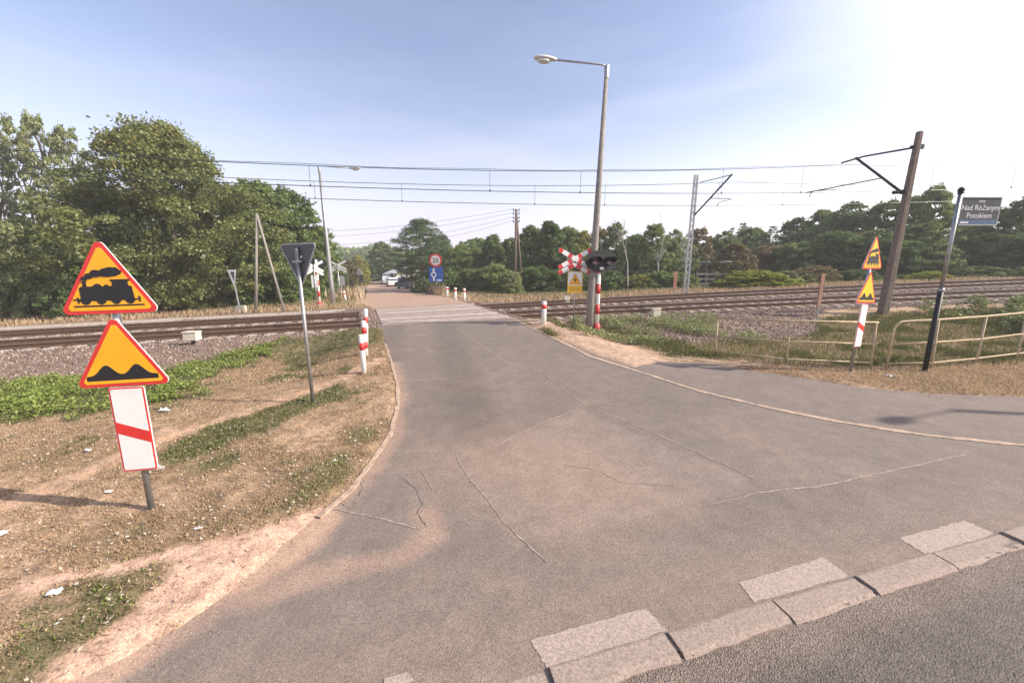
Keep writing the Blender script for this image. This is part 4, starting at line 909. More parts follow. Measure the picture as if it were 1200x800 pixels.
def leafcloud(P, N, size, rg, aspect=.6):
    """diamond leaves at points P facing roughly N"""
    n = len(P); N = N/np.maximum(np.linalg.norm(N, axis=1, keepdims=True), 1e-6)
    a = rg.normal(size=(n, 3)); a -= (a*N).sum(1, keepdims=True)*N; a /= np.maximum(np.linalg.norm(a, axis=1, keepdims=True), 1e-6); b = np.cross(N, a)
    s = size*rg.uniform(.6, 1.3, (n, 1)); bend = N*s*rg.uniform(-.25, .25, (n, 1))
    V = np.stack([P-a*s, P-b*s*aspect+bend, P+a*s, P+b*s*aspect+bend], 1).reshape(-1, 3); F = np.arange(4*n).reshape(-1, 4); return V, F
PROTO = {}
def crown(kind, var, lod=0):
    """unit-height crown; returns mesh pieces and limb targets"""
    rg = np.random.default_rng(abs(hash_(kind))+var*13+lod*101)
    C = []; Rr = []
    def shell(n, fr, rr, zlo=.05, zhi=.97, core=.55):
        k = 0
        while k < n:
            z = rg.uniform(zlo, zhi); th = rg.uniform(0, 2*math.pi); R_ = fr((z-zlo)/(zhi-zlo), th); q = R_*(core+(1-core)*rg.uniform()**.4)
            C.append((q*math.cos(th), q*math.sin(th), z)); Rr.append(rg.uniform(*rr)); k += 1
    ph = rg.uniform(0, 6, 6)
    wob = lambda th, z: 1+.16*math.sin(2*th+ph[0]+3*z)+.12*math.sin(3*th+ph[1]-5*z)+.08*math.sin(7*z+ph[2])
    if kind == 'broad': shell(260, lambda t, th: .40*(math.sin(math.pi*min(max(t*.80+.20, 0), 1))**.60)*wob(th, t)+.02, (.028, .062)); shell(34, lambda t, th: .24*(1-t*.8), (.08, .12), .1, .88, 0)
    elif kind == 'dome': shell(170, lambda t, th: .62*(max(1-t*t, 0)**.5)*wob(th, t)+.02, (.045, .10), .02, .95); shell(20, lambda t, th: .3, (.12, .2), .05, .7, 0)
    elif kind == 'tall':
        shell(130, lambda t, th: .17*(math.sin(math.pi*(t*.80+.16))**.7)*wob(th, t)+.012, (.015, .040), .24, .985, .15)
    elif kind == 'narrow': shell(170, lambda t, th: .21*(math.sin(math.pi*(t*.72+.26))**.7)*wob(th, t)+.01, (.025, .055), .06, .97)
    elif kind == 'ragged':
        shell(230, lambda t, th: .31*(math.sin(math.pi*(t*.74+.24))**.75)*wob(th, t)*rg.uniform(.7, 1.12)+.015, (.022, .052), .05, .98, .3)
    elif kind == 'pine':
        for k in range(330):
            z = rg.uniform(.16, .97); th = rg.uniform(0, 2*math.pi); q = (.35*max(1-abs((z-.5)/.5)**1.8, 0)**.8+.03)*rg.uniform(.3, 1.08)
            C.append((q*math.cos(th), q*math.sin(th), z)); Rr.append(rg.uniform(.04, .075))
    elif kind == 'spruce':
        for t in range(22):
            z = .06+.92*t/22; rad = .20*(1-z)**.85+.012
            for k in range(9 if z < .7 else 5): th = rg.uniform(0, 6.283); q = rad*rg.uniform(.45, 1.1); C.append((q*math.cos(th), q*math.sin(th), z-.05*q/.2)); Rr.append(.022+rad*.16)
    C = np.array(C); Rr = np.array(Rr)
    tot = {0: 80000, 1: 32000, 2: 13000}[lod]; size = {0: .0078, 1: .0125, 2: .021}[lod]
    if kind == 'tall': tot = int(tot*.20); size *= .85
    if kind == 'ragged': tot = int(tot*.75)
    if kind == 'spruce': tot = int(tot*.6); size *= .8
    if kind == 'dome': size *= 1.5; 
    wts = Rr**2; n = (tot*wts/wts.sum()).astype(int)+1; idx = np.repeat(np.arange(len(C)), n); m = len(idx)
    D = rg.normal(size=(m, 3)); D /= np.linalg.norm(D, axis=1, keepdims=True); D[:, 2] = np.where(D[:, 2] < -.3, -D[:, 2]*.5, D[:, 2])
    rad = Rr[idx]*rg.uniform(.35, 1, m)**.45*(1+.3*rg.normal(size=m)*(rg.uniform(size=m) < .35))
    flat = .95 if kind != 'pine' else .8
    ax = rg.normal(size=(len(C), 3))*np.array([.6, .6, 1.1])+np.array([0, 0, .4]); ax /= np.linalg.norm(ax, axis=1, keepdims=True); el = rg.uniform(.1, 1.1, len(C)) if kind not in ('pine', 'spruce') else np.zeros(len(C))
    D2 = D+ax[idx]*((D*ax[idx]).sum(1)*el[idx])[:, None]
    P = C[idx]+D2*rad[:, None]*np.array([1.0, 1.0, flat]); P[:, 2] = np.maximum(P[:, 2], .004)
    N = D*.8+rg.normal(size=(m, 3))*.7+np.array([0, 0, .1])
    V, F = leafcloud(P, N, size, rg, .62 if kind not in ('pine', 'spruce') else .3)
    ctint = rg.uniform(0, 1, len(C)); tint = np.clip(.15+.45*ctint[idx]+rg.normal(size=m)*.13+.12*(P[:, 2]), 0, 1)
    return V, F, tint, C
def hash_(s): return sum((i+1)*ord(c) for i, c in enumerate(s))
def make_proto(kind, var, lod, leafmat, bark):
    key = (kind, var, lod, leafmat.name)
    if key in PROTO: return PROTO[key]
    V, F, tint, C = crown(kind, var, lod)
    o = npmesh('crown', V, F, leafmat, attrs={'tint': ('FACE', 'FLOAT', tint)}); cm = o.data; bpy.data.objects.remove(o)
    rg = random.Random(var*7+len(kind)); mb = MB(); th = {'tall': .012, 'pine': .02, 'spruce': .014, 'dome': .02}.get(kind, .022)
    ht = .93 if kind != 'dome' else .6; path = [Vector((rg.uniform(-.012, .012)*i, rg.uniform(-.012, .012)*i, ht*i/6-.01)) for i in range(7)]
    mb.tube(path, [th*(1-.82*i/6) for i in range(7)], 9)
    nl = {0: 26, 1: 14, 2: 7}[lod]
    for k in range(min(nl, len(C))):
        c = Vector(C[rg.randrange(len(C))]); zz = max(.08, c.z-rg.uniform(.10, .24)); f = zz/ht*6; i = min(int(f), 5); a = path[i].lerp(path[i+1], f-i); md = a.lerp(c, .5)+Vector((0, 0, .02))
        mb.tube([a, md, c], [th*(.42)*(1-zz*.7), th*.25, th*.08], 5)
    t = mb.build('trunk', bark, None, smooth=True); tm = t.data; bpy.data.objects.remove(t)
    PROTO[key] = (cm, tm); return PROTO[key]
SPAN = {'broad': .82, 'dome': 1.25, 'tall': .40, 'narrow': .46, 'ragged': .68, 'pine': .74, 'spruce': .42}
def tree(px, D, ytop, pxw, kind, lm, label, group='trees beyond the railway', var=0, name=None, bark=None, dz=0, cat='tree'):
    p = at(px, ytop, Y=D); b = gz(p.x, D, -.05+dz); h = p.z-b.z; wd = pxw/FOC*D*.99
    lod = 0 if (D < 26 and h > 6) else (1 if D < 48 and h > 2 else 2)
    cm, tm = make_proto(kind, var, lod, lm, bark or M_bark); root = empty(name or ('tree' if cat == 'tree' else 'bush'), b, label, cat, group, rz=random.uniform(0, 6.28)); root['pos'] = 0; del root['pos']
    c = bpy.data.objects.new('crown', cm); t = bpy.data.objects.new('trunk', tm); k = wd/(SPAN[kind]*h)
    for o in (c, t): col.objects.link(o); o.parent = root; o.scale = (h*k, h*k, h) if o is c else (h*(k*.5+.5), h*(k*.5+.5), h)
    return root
BU = 'bushes along the railway'
# left group
tree(176, 23.5, 146, 178, 'broad', ML_maple, 'largest tree on the left, olive brown rounded crown reaching nearly to the ground')
tree(118, 24, 215, 80, 'broad', ML_mid, 'lower green crown joined to the left side of the largest tree', var=1)
tree(228, 25, 192, 84, 'broad', ML_maple, 'olive crown at the right shoulder of the largest tree', var=2)
for i, (px, D, y, w_) in enumerate(((6, 28, 138, 42), (38, 27, 136, 44), (74, 28, 146, 42), (-28, 28, 130, 50), (-75, 27, 150, 60))):
    tree(px, D, y, w_, 'tall', ML_pale, ['tall airy tree near the left picture edge', 'tallest airy tree of the row at the far left', 'airy tree between the far left row and the largest tree', 'airy tree cut by the left picture edge', 'airy tree just outside the left edge'][i], 'tall airy trees at the far left', var=i % 3, name='airy_tree')
for i, (px, D, y, w_, lm, kd_) in enumerate(((-60, 22, 255, 150, ML_mid, 'dome'), (10, 21, 258, 100, ML_pale, 'dome'), (62, 22, 268, 80, ML_mid, 'dome'), (105, 21.5, 290, 90, ML_dark, 'dome'), (240, 26, 300, 80, ML_dark, 'dome'), (205, 23.5, 310, 80, ML_maple, 'dome'), (285, 27, 306, 70, ML_mid, 'dome'), (330, 27.5, 318, 60, ML_dark, 'dome'), (362, 30, 322, 34, ML_mid, 'dome'))):
    tree(px, D, y, w_, kd_, lm, ['bush outside the left edge below the airy trees', 'mid green bush at the left picture edge', 'dark bush below the airy trees left of the locomotive sign', 'dark bush right behind the locomotive sign', 'dark bush below the right shoulder of the largest tree', 'olive bush below the largest tree', 'mid green bush beside the concrete pole with the strut', 'dark bush right of the concrete pole with the strut', 'small bush left of the far crossing signal'][i], BU, var=i % 3, cat='bush')
for i, (px, D, y, w_, kd_, lm) in enumerate(((262, 28, 218, 96, 'ragged', ML_mid), (298, 29, 215, 104, 'ragged', ML_mid), (334, 31, 224, 90, 'ragged', ML_dark), (356, 33, 244, 66, 'ragged', ML_mid), (372, 36, 268, 40, 'ragged', ML_mid), (300, 27, 262, 80, 'broad', ML_dark), (345, 30, 280, 60, 'broad', ML_mid))):
    tree(px, D, y, w_, kd_, lm, ['ragged tree right behind the shoulder of the largest left tree', 'ragged tree behind the top of the concrete pole', 'dark ragged tree left of the far lamp post', 'ragged tree just left of the far lamp post, lower', 'lowest ragged tree, behind the far lamp post', 'dense dark tree behind the concrete pole with the strut', 'dense lower tree above the far crossing signal'][i], 'ragged trees left of the far lamp', var=i % 3)
# far end of the road
for i, (px, D, y, w_, kd_, lm) in enumerate(((395, 52, 302, 26, 'ragged', ML_mid), (408, 55, 305, 24, 'ragged', ML_brown), (419, 62, 300, 24, 'broad', ML_yel), (432, 105, 304, 26, 'broad', ML_dark), (447, 80, 285, 34, 'narrow', ML_dark), (463, 84, 300, 32, 'ragged', ML_dark), (440, 120, 300, 40, 'broad', ML_dark), (474, 95, 296, 34, 'broad', ML_mid), (402, 80, 312, 60, 'broad', ML_dark))):
    tree(px, D, y, w_, kd_, lm, ['small green tree behind the far lamp post foot', 'small brownish tree left of the far dirt road', 'yellowish small tree at the left of the far dirt road', 'dark tree closing the view at the end of the road', 'dark upright tree above the parked cars', 'ragged dark tree right of the upright tree above the cars', 'broad distant tree behind the road end', 'mid green tree behind the pale roof', 'distant dark tree low behind the far crossbuck'][i], 'trees around the far end of the road', var=i % 3)
tree(493, 46, 257, 66, 'pine', ML_pine, 'dark pine with a tiered crown left of the speed limit sign', 'pines by the far road', bark=M_barkn, name='pine_tree')
tree(515, 52, 276, 44, 'pine', ML_pine, 'smaller pine right behind the tiered pine', 'pines by the far road', var=1, bark=M_barkn, name='pine_tree')
rowc = [(540, 44, 288, 48, 'broad', ML_mid), (558, 46, 292, 40, 'ragged', ML_mid), (577, 44, 275, 34, 'narrow', ML_dark), (596, 46, 280, 44, 'ragged', ML_dark), (622, 42, 266, 50, 'ragged', ML_mid), (645, 40, 260, 44, 'narrow', ML_dark), (665, 42, 267, 50, 'broad', ML_mid), (684, 41, 272, 34, 'ragged', ML_yel), (704, 43, 268, 40, 'ragged', ML_brown),
        (722, 41, 262, 44, 'ragged', ML_dark), (768, 40, 264, 50, 'ragged', ML_mid), (792, 42, 270, 44, 'broad', ML_mid), (820, 44, 268, 50, 'ragged', ML_brown), (745, 46, 276, 60, 'broad', ML_dark), (850, 46, 272, 50, 'broad', ML_dark), (560, 60, 280, 90, 'broad', ML_dark), (640, 60, 272, 120, 'broad', ML_dark), (880, 52, 268, 60, 'broad', ML_dark), (900, 40, 288, 50, 'broad', ML_brown), (862, 36, 286, 50, 'ragged', ML_brown)]
rl = ['rounded mid green tree right of the speed limit sign', 'ragged tree between the speed limit sign and the wooden A pole', 'narrow dark tree left of the wooden A pole', 'rounded dark tree at the wooden A pole', 'broad dark tree right of the wooden A pole', 'narrow tallest crown left of the crossbuck', 'mid green crown above the crossbuck', 'yellowish ragged crown left of the near lamp post', 'dark crown right behind the near lamp post',
      'dark ragged crown just right of the near lamp post', 'mid green ragged crown right of the bare trees', 'rounded crown left of the lattice mast', 'brownish crown right of the lattice mast', 'dark crown behind the pale bare tree', 'dark crown in front of the spruces', 'distant dark crown behind the speed limit sign', 'distant dark crown behind the wooden A pole', 'distant dark crown behind the spruces', 'brownish round tree above the lime shrub', 'brownish loose tree left of the lime shrub']
for i, (px, D, y, w_, kd_, lm) in enumerate(rowc): tree(px, D, y, w_, kd_, lm, rl[i], 'dense trees behind the crossing', var=i % 3)
for i, (px, y, w_) in enumerate(((842, 272, 24), (858, 264, 26), (872, 258, 30), (887, 266, 26), (906, 262, 34), (926, 258, 36), (944, 262, 34))):
    tree(px, 58+i % 3*3, y, w_, 'spruce', ML_pine, ['small pointed spruce right of the lattice mast', 'second pointed spruce right of the lattice mast', 'tallest pointed spruce of the distant row', 'pointed spruce right of the tallest one', 'wide spruce in the middle of the distant row', 'wide spruce left of the dark round trees', 'last spruce of the row, half behind the dark round trees'][i], 'spruces on the skyline', var=i % 2, name='spruce_tree')
rr_ = [(935, 50, 258, 60, 'ragged', ML_dark), (965, 46, 248, 60, 'ragged', ML_mid), (1000, 42, 238, 74, 'broad', ML_dark), (1040, 40, 236, 60, 'ragged', ML_mid), (1072, 38, 232, 60, 'ragged', ML_mid), (1098, 36, 219, 56, 'ragged', ML_mid), (1122, 38, 238, 60, 'ragged', ML_mid), (1146, 40, 262, 60, 'broad', ML_yel), (1178, 36, 246, 60, 'ragged', ML_dark), (1208, 34, 230, 60, 'ragged', ML_dark), (1250, 36, 240, 80, 'broad', ML_dark), (1300, 36, 240, 90, 'broad', ML_mid),
       (940, 38, 284, 70, 'broad', ML_mid), (985, 36, 272, 70, 'broad', ML_dark), (1030, 35, 270, 80, 'broad', ML_dark), (1085, 34, 262, 70, 'ragged', ML_mid), (1160, 34, 275, 80, 'ragged', ML_mid), (1215, 32, 270, 90, 'broad', ML_dark)]
rl = ['dark round crown right of the spruces', 'second dark round crown right of the spruces', 'broad dark crown behind the edge-on warning sign', 'broad dark crown behind the concrete catenary mast', 'ragged crown just right of the catenary mast', 'tallest ragged crown between the mast and the street name sign', 'ragged crown behind the street name pole', 'yellowing crown below the street name plate', 'ragged dark crown right of the street name plate', 'ragged dark crown at the right picture edge', 'crown just outside the right edge', 'crown farther outside the right edge',
      'mid green tree above the rusty leaning board', 'dark lower tree left of the edge-on warning sign', 'dark lower tree behind the catenary mast', 'mid green lower tree above the pale yellow bush', 'dark lower tree below the street name plate', 'dark lower tree at the right edge behind the railing']
for i, (px, D, y, w_, kd_, lm) in enumerate(rr_): tree(px, D, y, w_, kd_, lm, rl[i], 'trees on the right skyline', var=i % 3)
# bushes right
bs = [(530, 38, 318, 40, ML_dark), (552, 38, 315, 46, ML_mid), (580, 37, 310, 50, ML_mid), (598, 33, 318, 36, ML_pale), (628, 36, 312, 60, ML_dark), (660, 36, 316, 50, ML_dark), (688, 35, 318, 40, ML_mid), (716, 34, 318, 46, ML_dark), (748, 34, 322, 40, ML_yel), (772, 34, 318, 44, ML_dark), (800, 33, 320, 36, ML_mid),
      (885, 29.5, 317, 74, ML_lime), (850, 31, 328, 40, ML_dark), (925, 32, 318, 50, ML_pale), (955, 32, 312, 50, ML_brown), (1005, 32, 316, 50, ML_dark), (1091, 28.5, 318, 34, ML_lime), (1060, 31, 322, 40, ML_dark), (1150, 31, 312, 60, ML_dark), (1200, 30, 312, 70, ML_dark), (1250, 30, 310, 80, ML_dark), (498, 42, 326, 30, ML_dark), (515, 41, 328, 30, ML_mid), (825, 40, 316, 50, ML_brown)]
bl = ['dark bush left behind the speed limit sign post', 'mid green bush behind the three far marker posts', 'mid green bush left of the wooden A pole foot', 'pale twiggy bush at the foot of the wooden A pole', 'dark bush right of the wooden A pole', 'dark bush behind the high voltage plate', 'mid green bush behind the near lamp post', 'dark bush right of the crossing signal mast', 'yellowing bush between the signal and the lattice mast', 'dark bush left of the narrow rusty board', 'green bush between the narrow board and the lattice mast',
      'bright lime shrub beyond the tracks', 'dark shrub left of the lime shrub', 'pale shrub right of the lime shrub', 'brownish shrub behind the leaning rusty board', 'dark shrub behind the edge-on warning sign', 'small pale yellow bush right of the catenary mast', 'dark shrub just right of the catenary mast', 'dark shrub right of the street name pole', 'dark shrub at the right edge of the picture', 'shrub just outside the right edge', 'dark bush beside the parked cars', 'mid green bush below the blue sign', 'brownish shrub by the pale garden fence']
for i, (px, D, y, w_, lm) in enumerate(bs): tree(px, D, y, w_, 'dome', lm, bl[i], BU, var=i % 3, cat='bush')
for i, px in enumerate((1112, 1121, 1129)): tree(px, 33, 296, 10, 'narrow', ML_pine, ['left', 'middle', 'right'][i]+' of the three slim thujas behind the street name pole', 'thujas', var=i % 2, name='thuja')
# bare pale trees
def bare(px, D, ytop, lab, sd_):
    rg = random.Random(sd_); p = at(px, ytop, Y=D); b = gz(p.x, D); h = p.z-b.z; root = empty('bare_tree', b, lab, 'tree', 'pale bare trees'); mb = MB()
    def br(a, d, L_, r, lv):
        n = 4; pts = [a]; 
        for i in range(n): d = (d+Vector((rg.uniform(-.16, .16), rg.uniform(-.16, .16), rg.uniform(-.02, .12)))).normalized(); pts.append(pts[-1]+d*L_/n)
        mb.tube(pts, [r*(1-.7*i/n) for i in range(n+1)], 6 if lv < 2 else 4)
        if lv < 4:
            for k in range(7 if lv == 0 else 4):
                f = rg.uniform(.3, 1)*n if lv else rg.uniform(.42, 1)*n; i = min(int(f), n-1); q = pts[i].lerp(pts[i+1], f-i); t = rg.uniform(0, 6.28)
                br(q, (d*.95+Vector((math.cos(t), math.sin(t), .45))*.55).normalized(), L_*rg.uniform(.24, .36), r*.42, lv+1)
    br(Vector((0, 0, -.1)), Vector((0, 0, 1)), h*.80, .07, 0); mb.build('trunk', M_barkp, root, smooth=True)
bare(741, 33, 252, 'pale bare dead tree right of the crossing signal', 3); bare(778, 35, 254, 'second bare tree right of the pale dead one', 8); bare(808, 37, 268, 'thin bare tree behind the lattice mast', 12)

# ---------------------------------------------------------------- distant wood closing the horizon
def wood():
    rg = np.random.default_rng(5); n = 60000; P = []
    th = rg.uniform(R(-84), R(84), n); rad = rg.uniform(150, 210, n); x = rad*np.sin(th); y = rad*np.cos(th); lim = (8+5*fbm(th*9, th*0, 77)+3*fbm(th*40, th*0, 78))
    z = rg.uniform(0, 1, n)**.7*lim; Pp = np.stack([x, y, z+.3], 1); N = np.stack([-np.sin(th), -np.cos(th), np.full(n, .6)], 1)+rg.normal(size=(n, 3))*.6
    V, F = leafcloud(Pp, N, .95, rg, .7); tg = np.clip(.35+rg.normal(size=n)*.18, 0, 1)
    tag(npmesh('distant_wood', V, F, ML_dark, attrs={'tint': ('FACE', 'FLOAT', tg)}), 'distant dark wood closing the horizon all round behind the nearer trees', 'wood', kind='stuff')
wood()

# ---------------------------------------------------------------- grass, stones, litter
def leafmat_simple(name, cols): return leaf_material(name, cols[0], cols[1], .3, cols[2] if len(cols) > 2 else None)
MG_dry = leafmat_simple('dry grass', ((.28, .19, .11), (.58, .43, .28), (.78, .64, .47)))
MG_green = leafmat_simple('green grass', ((.05, .07, .02), (.14, .17, .045), (.22, .23, .08)))
MG_weed = leafmat_simple('mixed weeds', ((.07, .09, .03), (.17, .19, .06), (.34, .30, .14)))
MG_olive = leafmat_simple('olive grass', ((.11, .115, .04), (.21, .21, .075), (.38, .31, .16)))
def blades(name, x, y, h, wd, mt, lean=.5, label='', seed=0, zoff=0.):
    rg = np.random.default_rng(seed); n = len(x); z = surf(x, y)+zoff+.004; a = rg.uniform(0, 6.283, n); l_ = rg.uniform(.1, 1, n)*lean; la = rg.uniform(0, 6.283, n)
    B = np.stack([x, y, z-.015], 1); d = np.stack([np.cos(a), np.sin(a), 0*a], 1)*(wd*rg.uniform(.6, 1.4, n))[:, None]/2
    h_ = h*rg.uniform(.5, 1.4, n); tip = B+np.stack([np.cos(la)*l_*h_, np.sin(la)*l_*h_, h_*np.sqrt(np.maximum(1-l_**2*.8, .05))], 1); mid = B*.5+tip*.5+np.stack([0*a, 0*a, h_*.12], 1)
    V = np.stack([B-d, B+d, mid+d*.7, tip, mid-d*.7], 1).reshape(-1, 3); F = (np.arange(n)*5)[:, None]+np.array([0, 1, 2, 3, 4])[None]
    tn = np.clip(rg.normal(size=n)*.2+.45, 0, 1)
    return tag(npmesh(name, V, F, mt, attrs={'tint': ('FACE', 'FLOAT', tn)}), label, 'grass', kind='stuff')
def scatter(n, x0, x1, y0, y1, prob, seed):
    rg = np.random.default_rng(seed); x = rg.uniform(x0, x1, n); y = rg.uniform(y0, y1, n); M = ground_masks(x, y); M['road'] = sdpoly(x, y, road_poly); p = prob(x, y, M); k = rg.uniform(0, 1, n) < p; return x[k], y[k]
bare_ = lambda M: np.clip(1-M['path']*1.1-M['sand']*1.3-M['dirt']-M['ballast'], 0, 1)*(M['road'] > .03)
x, y = scatter(620000, -9, -1.6, 1.6, 10.5, lambda x, y, M: bare_(M)*(1-M['green']*.6)*(.12+.6*sst(M['n2'], .38, .62)), 1)
blades('dry_grass', x, y, .035, .008, MG_dry, 1.0, 'short dry trampled grass on the left verge', 1)
x, y = scatter(260000, -9, -1.6, 1.6, 10.5, lambda x, y, M: bare_(M)*np.clip(sst(M['n1'], .45, .7)*.35*sst(M['n2'], .4, .6)+M['green']*.6, 0, 1), 2)
blades('green_grass', x, y, .038, .007, MG_weed, 1.0, 'short green tufts among the dry grass on the left verge', 2)
x, y = scatter(620000, -20, -2.5, 4.5, 16.5, lambda x, y, M: bare_(M)*np.clip(M['green'], 0, 1)*(.3+.7*sst(M['n2'], .4, .6)), 3)
blades('weeds', x, y, .055, .011, MG_weed, 1.1, 'low green weeds between the left verge and the ballast', 3)
x, y = scatter(120000, -20, -2.5, 8, 17, lambda x, y, M: bare_(M)*(1-M['green']), 31)
blades('dry_grass', x, y, .06, .014, MG_dry, .9, 'dry grass between the left verge and the near track', 31)
x, y = scatter(420000, 1, 34, 9, 18, lambda x, y, M: bare_(M)*M['green']*(.3+.7*sst(M['n2'], .35, .6))*(1-.8*sst(fbm(x*.8, y*1.2, 88), .42, .56)), 4)
blades('green_grass', x, y, .14, .016, MG_olive, .8, 'longer green grass behind the railings on the right', 4)
x, y = scatter(260000, 3, 30, 7, 17, lambda x, y, M: bare_(M)*np.clip(M['brown']+M['green']*sst(fbm(x*.8, y*1.2, 88), .42, .56), 0, 1), 5)
blades('dry_grass', x, y, .07, .013, MG_dry, .9, 'dry brown grass along the footway and railings', 5)
x, y = scatter(260000, -45, 50, 17, 48, lambda x, y, M: (M['road'] > .4)*(M['v'] > 8.2)*(.5+.5*sst(M['n1'], .3, .6))*(1-M['dirt'])*(1-sst(M['v'], 12, 40)*.7), 6)
blades('dry_grass', x, y, .22, .045, MG_dry, .6, 'dry yellow grass strip beyond the railway', 6)
x, y = scatter(30000, -24, 40, 22, 40, lambda x, y, M: (M['road'] > .9)*(M['v'] > 9)*sst(M['n1'], .45, .6)*.8, 61)
blades('tall_grass', x, y, .38, .045, MG_olive, .8, 'taller weeds beyond the railway at the foot of the bushes', 61)
x, y = scatter(4200, -16, -6, 30, 60, lambda x, y, M: (M['road'] > .3)*np.ones(len(x)), 62)
blades('tall_grass', x, y, .9, .08, MG_dry, .5, 'tall dry weeds left of the far dirt road', 62)
# broad weed leaves in the green strip at the left and behind the right railing
def leaves(name, x, y, h, s, mt, label, seed):
    rg = np.random.default_rng(seed); n = len(x); P = np.stack([x, y, surf(x, y)+h*rg.uniform(.2, 1, n)], 1); V, F = leafcloud(P, rg.normal(size=(n, 3))*.6+np.array([0, 0, 1.]), s, rg, .6)
    return tag(npmesh(name, V, F, mt, attrs={'tint': ('FACE', 'FLOAT', np.clip(.5+rg.normal(size=n)*.22, 0, 1))}), label, 'plants', kind='stuff')
x, y = scatter(320000, -20, -4, 5.5, 13, lambda x, y, M: (M['weed'] > .5)*bare_(M)*(.2+.8*sst(M['n1'], .35, .6))*(.15+.85*sst(fbm(x*3, y*3, 91), .40, .55)), 7)
leaves('creeping_weeds', x, y, .14, .026, leafmat_simple('weed leaves', ((.12, .16, .03), (.28, .34, .08), (.42, .44, .16))), 'leafy green creeping weeds below the ballast on the left', 7)
x, y = scatter(26000, 2.2, 8, 11.5, 16, lambda x, y, M: (M['road'] > .25)*sst(M['n1'], .42, .6)*(M['v'] < -1.6), 8)
leaves('roadside_weeds', x, y, .28, .035, ML_pale, 'dusty grey green weeds around the crossing signal', 8)
x, y = scatter(60000, 17, 27, 11.5, 17, lambda x, y, M: sst(M['n1'], .48, .58)*(M['v'] < -2.2), 9)
leaves('tall_weeds', x, y, .6, .06, ML_pale, 'grey green tall weeds behind the right railing', 9)
# ballast stones
def stones(name, x, y, s, mt, label, seed, zl=0.):   # crushed pieces
    rg = np.random.default_rng(seed); n = len(x); z = np.maximum(surf(x, y), T(x, y)+.006)+s*.3+zl*0
    base = np.array([[1, 0, 0], [-1, 0, 0], [0, 1, 0], [0, -1, 0], [0, 0, .8], [0, 0, -.8]]); q = rg.normal(size=(n, 3, 3)); q, _ = np.linalg.qr(q)
    V = (base[None]*rg.uniform(.6, 1.3, (n, 6, 1))) @ q; V = V*(s*rg.uniform(.6, 1.4, n))[:, None, None]+np.stack([x, y, z], 1)[:, None, :]
    f = np.array([[0, 2, 4], [2, 1, 4], [1, 3, 4], [3, 0, 4], [2, 0, 5], [1, 2, 5], [3, 1, 5], [0, 3, 5]]); F = (np.arange(n)*6)[:, None, None]+f[None]
    tn = np.repeat(rg.uniform(0, 1, n), 8)
    return tag(npmesh(name, V.reshape(-1, 3), F.reshape(-1, 3), mt, attrs={'tint': ('FACE', 'FLOAT', tn)}), label, 'gravel', kind='stuff')
M_stone = leaf_material('ballast stone', (.12, .085, .065), (.28, .205, .165), .0, (.42, .34, .29))
x, y = scatter(110000, -20, 30, 8.5, 26, lambda x, y, M: (M['ballast'] > .4)*(M['road'] > .1)*(1-(M['v'] > 7)*.5), 10)
stones('ballast_stones', x, y, .032, M_stone, 'brownish crushed stone ballast around the tracks', 10)
# grit and small stones along the crumbling edges of the asphalt
x, y = scatter(60000, -8, 9, 1.5, 12, lambda x, y, M: np.exp(-(M['road']/.22)**2)*.5+(1-sst(sdpoly(x, y, sd_sand), -.05, .2))*.25, 81)
stones('grit', x, y, .006, M_stone, 'grit and tiny stones along the edges of the asphalt', 81)
x, y = scatter(9000, -2, 9, 1.2, 6, lambda x, y, M: np.exp(-(np.abs(kside(x, y)+.1)/.16)**2)*.7, 82)
rg = np.random.default_rng(1); stones('grit', x, y, .005, M_stone, 'grit in the joints of the kerb stones', 82, .03)
# fallen leaves and paper scraps
x, y = scatter(9000, -8, -1.8, 1.7, 9, lambda x, y, M: (M['road'] > .05)*sst(M['n1'], .40, .62)*(1-M['sand'])*.5, 11)
rg = np.random.default_rng(3); P = np.stack([x, y, surf(x, y)+.022], 1); V, F = leafcloud(P, rg.normal(size=(len(x), 3))*.4+np.array([0, 0, 1.]), .014, rg, .75)
tag(npmesh('fallen_leaves', V, F, leaf_material('pale fallen leaves', (.35, .30, .22), (.55, .52, .44), .1, (.75, .73, .68)), attrs={'tint': ('FACE', 'FLOAT', rg.uniform(0, 1, len(x)))}), 'pale curled fallen leaves strewn over the left verge', 'fallen leaves', kind='stuff')
x, y = scatter(60000, -6, -1.6, 1.6, 9, lambda x, y, M: (M['road'] > .05)*(M['green'] > .35)*.35*sst(M['n2'], .45, .6), 71)
leaves('low_leafy_weeds', x, y, .03, .013, bpy.data.materials['weed leaves'], 'tiny yellow green leafy weeds scattered in the near verge', 71)
x, y = scatter(16000, -8, -1.8, 1.7, 9, lambda x, y, M: (M['road'] > .02)*.13, 72)
rg = np.random.default_rng(9); P = np.stack([x, y, surf(x, y)+.02], 1); V, F = leafcloud(P, rg.normal(size=(len(x), 3))*.6+np.array([0, 0, 1.]), .017, rg, .5)
tag(npmesh('dead_leaves', V, F, leaf_material('brown dead leaves', (.22, .135, .075), (.52, .38, .25), .1), attrs={'tint': ('FACE', 'FLOAT', rg.uniform(0, 1, len(x)))}), 'brown dead leaves lying all over the left verge', 'fallen leaves', kind='stuff')
x, y = scatter(1500, 2, 14, 6, 11, lambda x, y, M: np.ones(len(x))*.2, 12)
P = np.stack([x, y, T(x, y)+.014], 1); V, F = leafcloud(P, rg.normal(size=(len(x), 3))*.2+np.array([0, 0, 1.]), .012, rg, .75)
tag(npmesh('fallen_leaves', V, F, bpy.data.materials['pale fallen leaves'], attrs={'tint': ('FACE', 'FLOAT', rg.uniform(0, 1, len(x)))}), 'pale crumbs and leaves strewn over the footway', 'fallen leaves', kind='stuff')
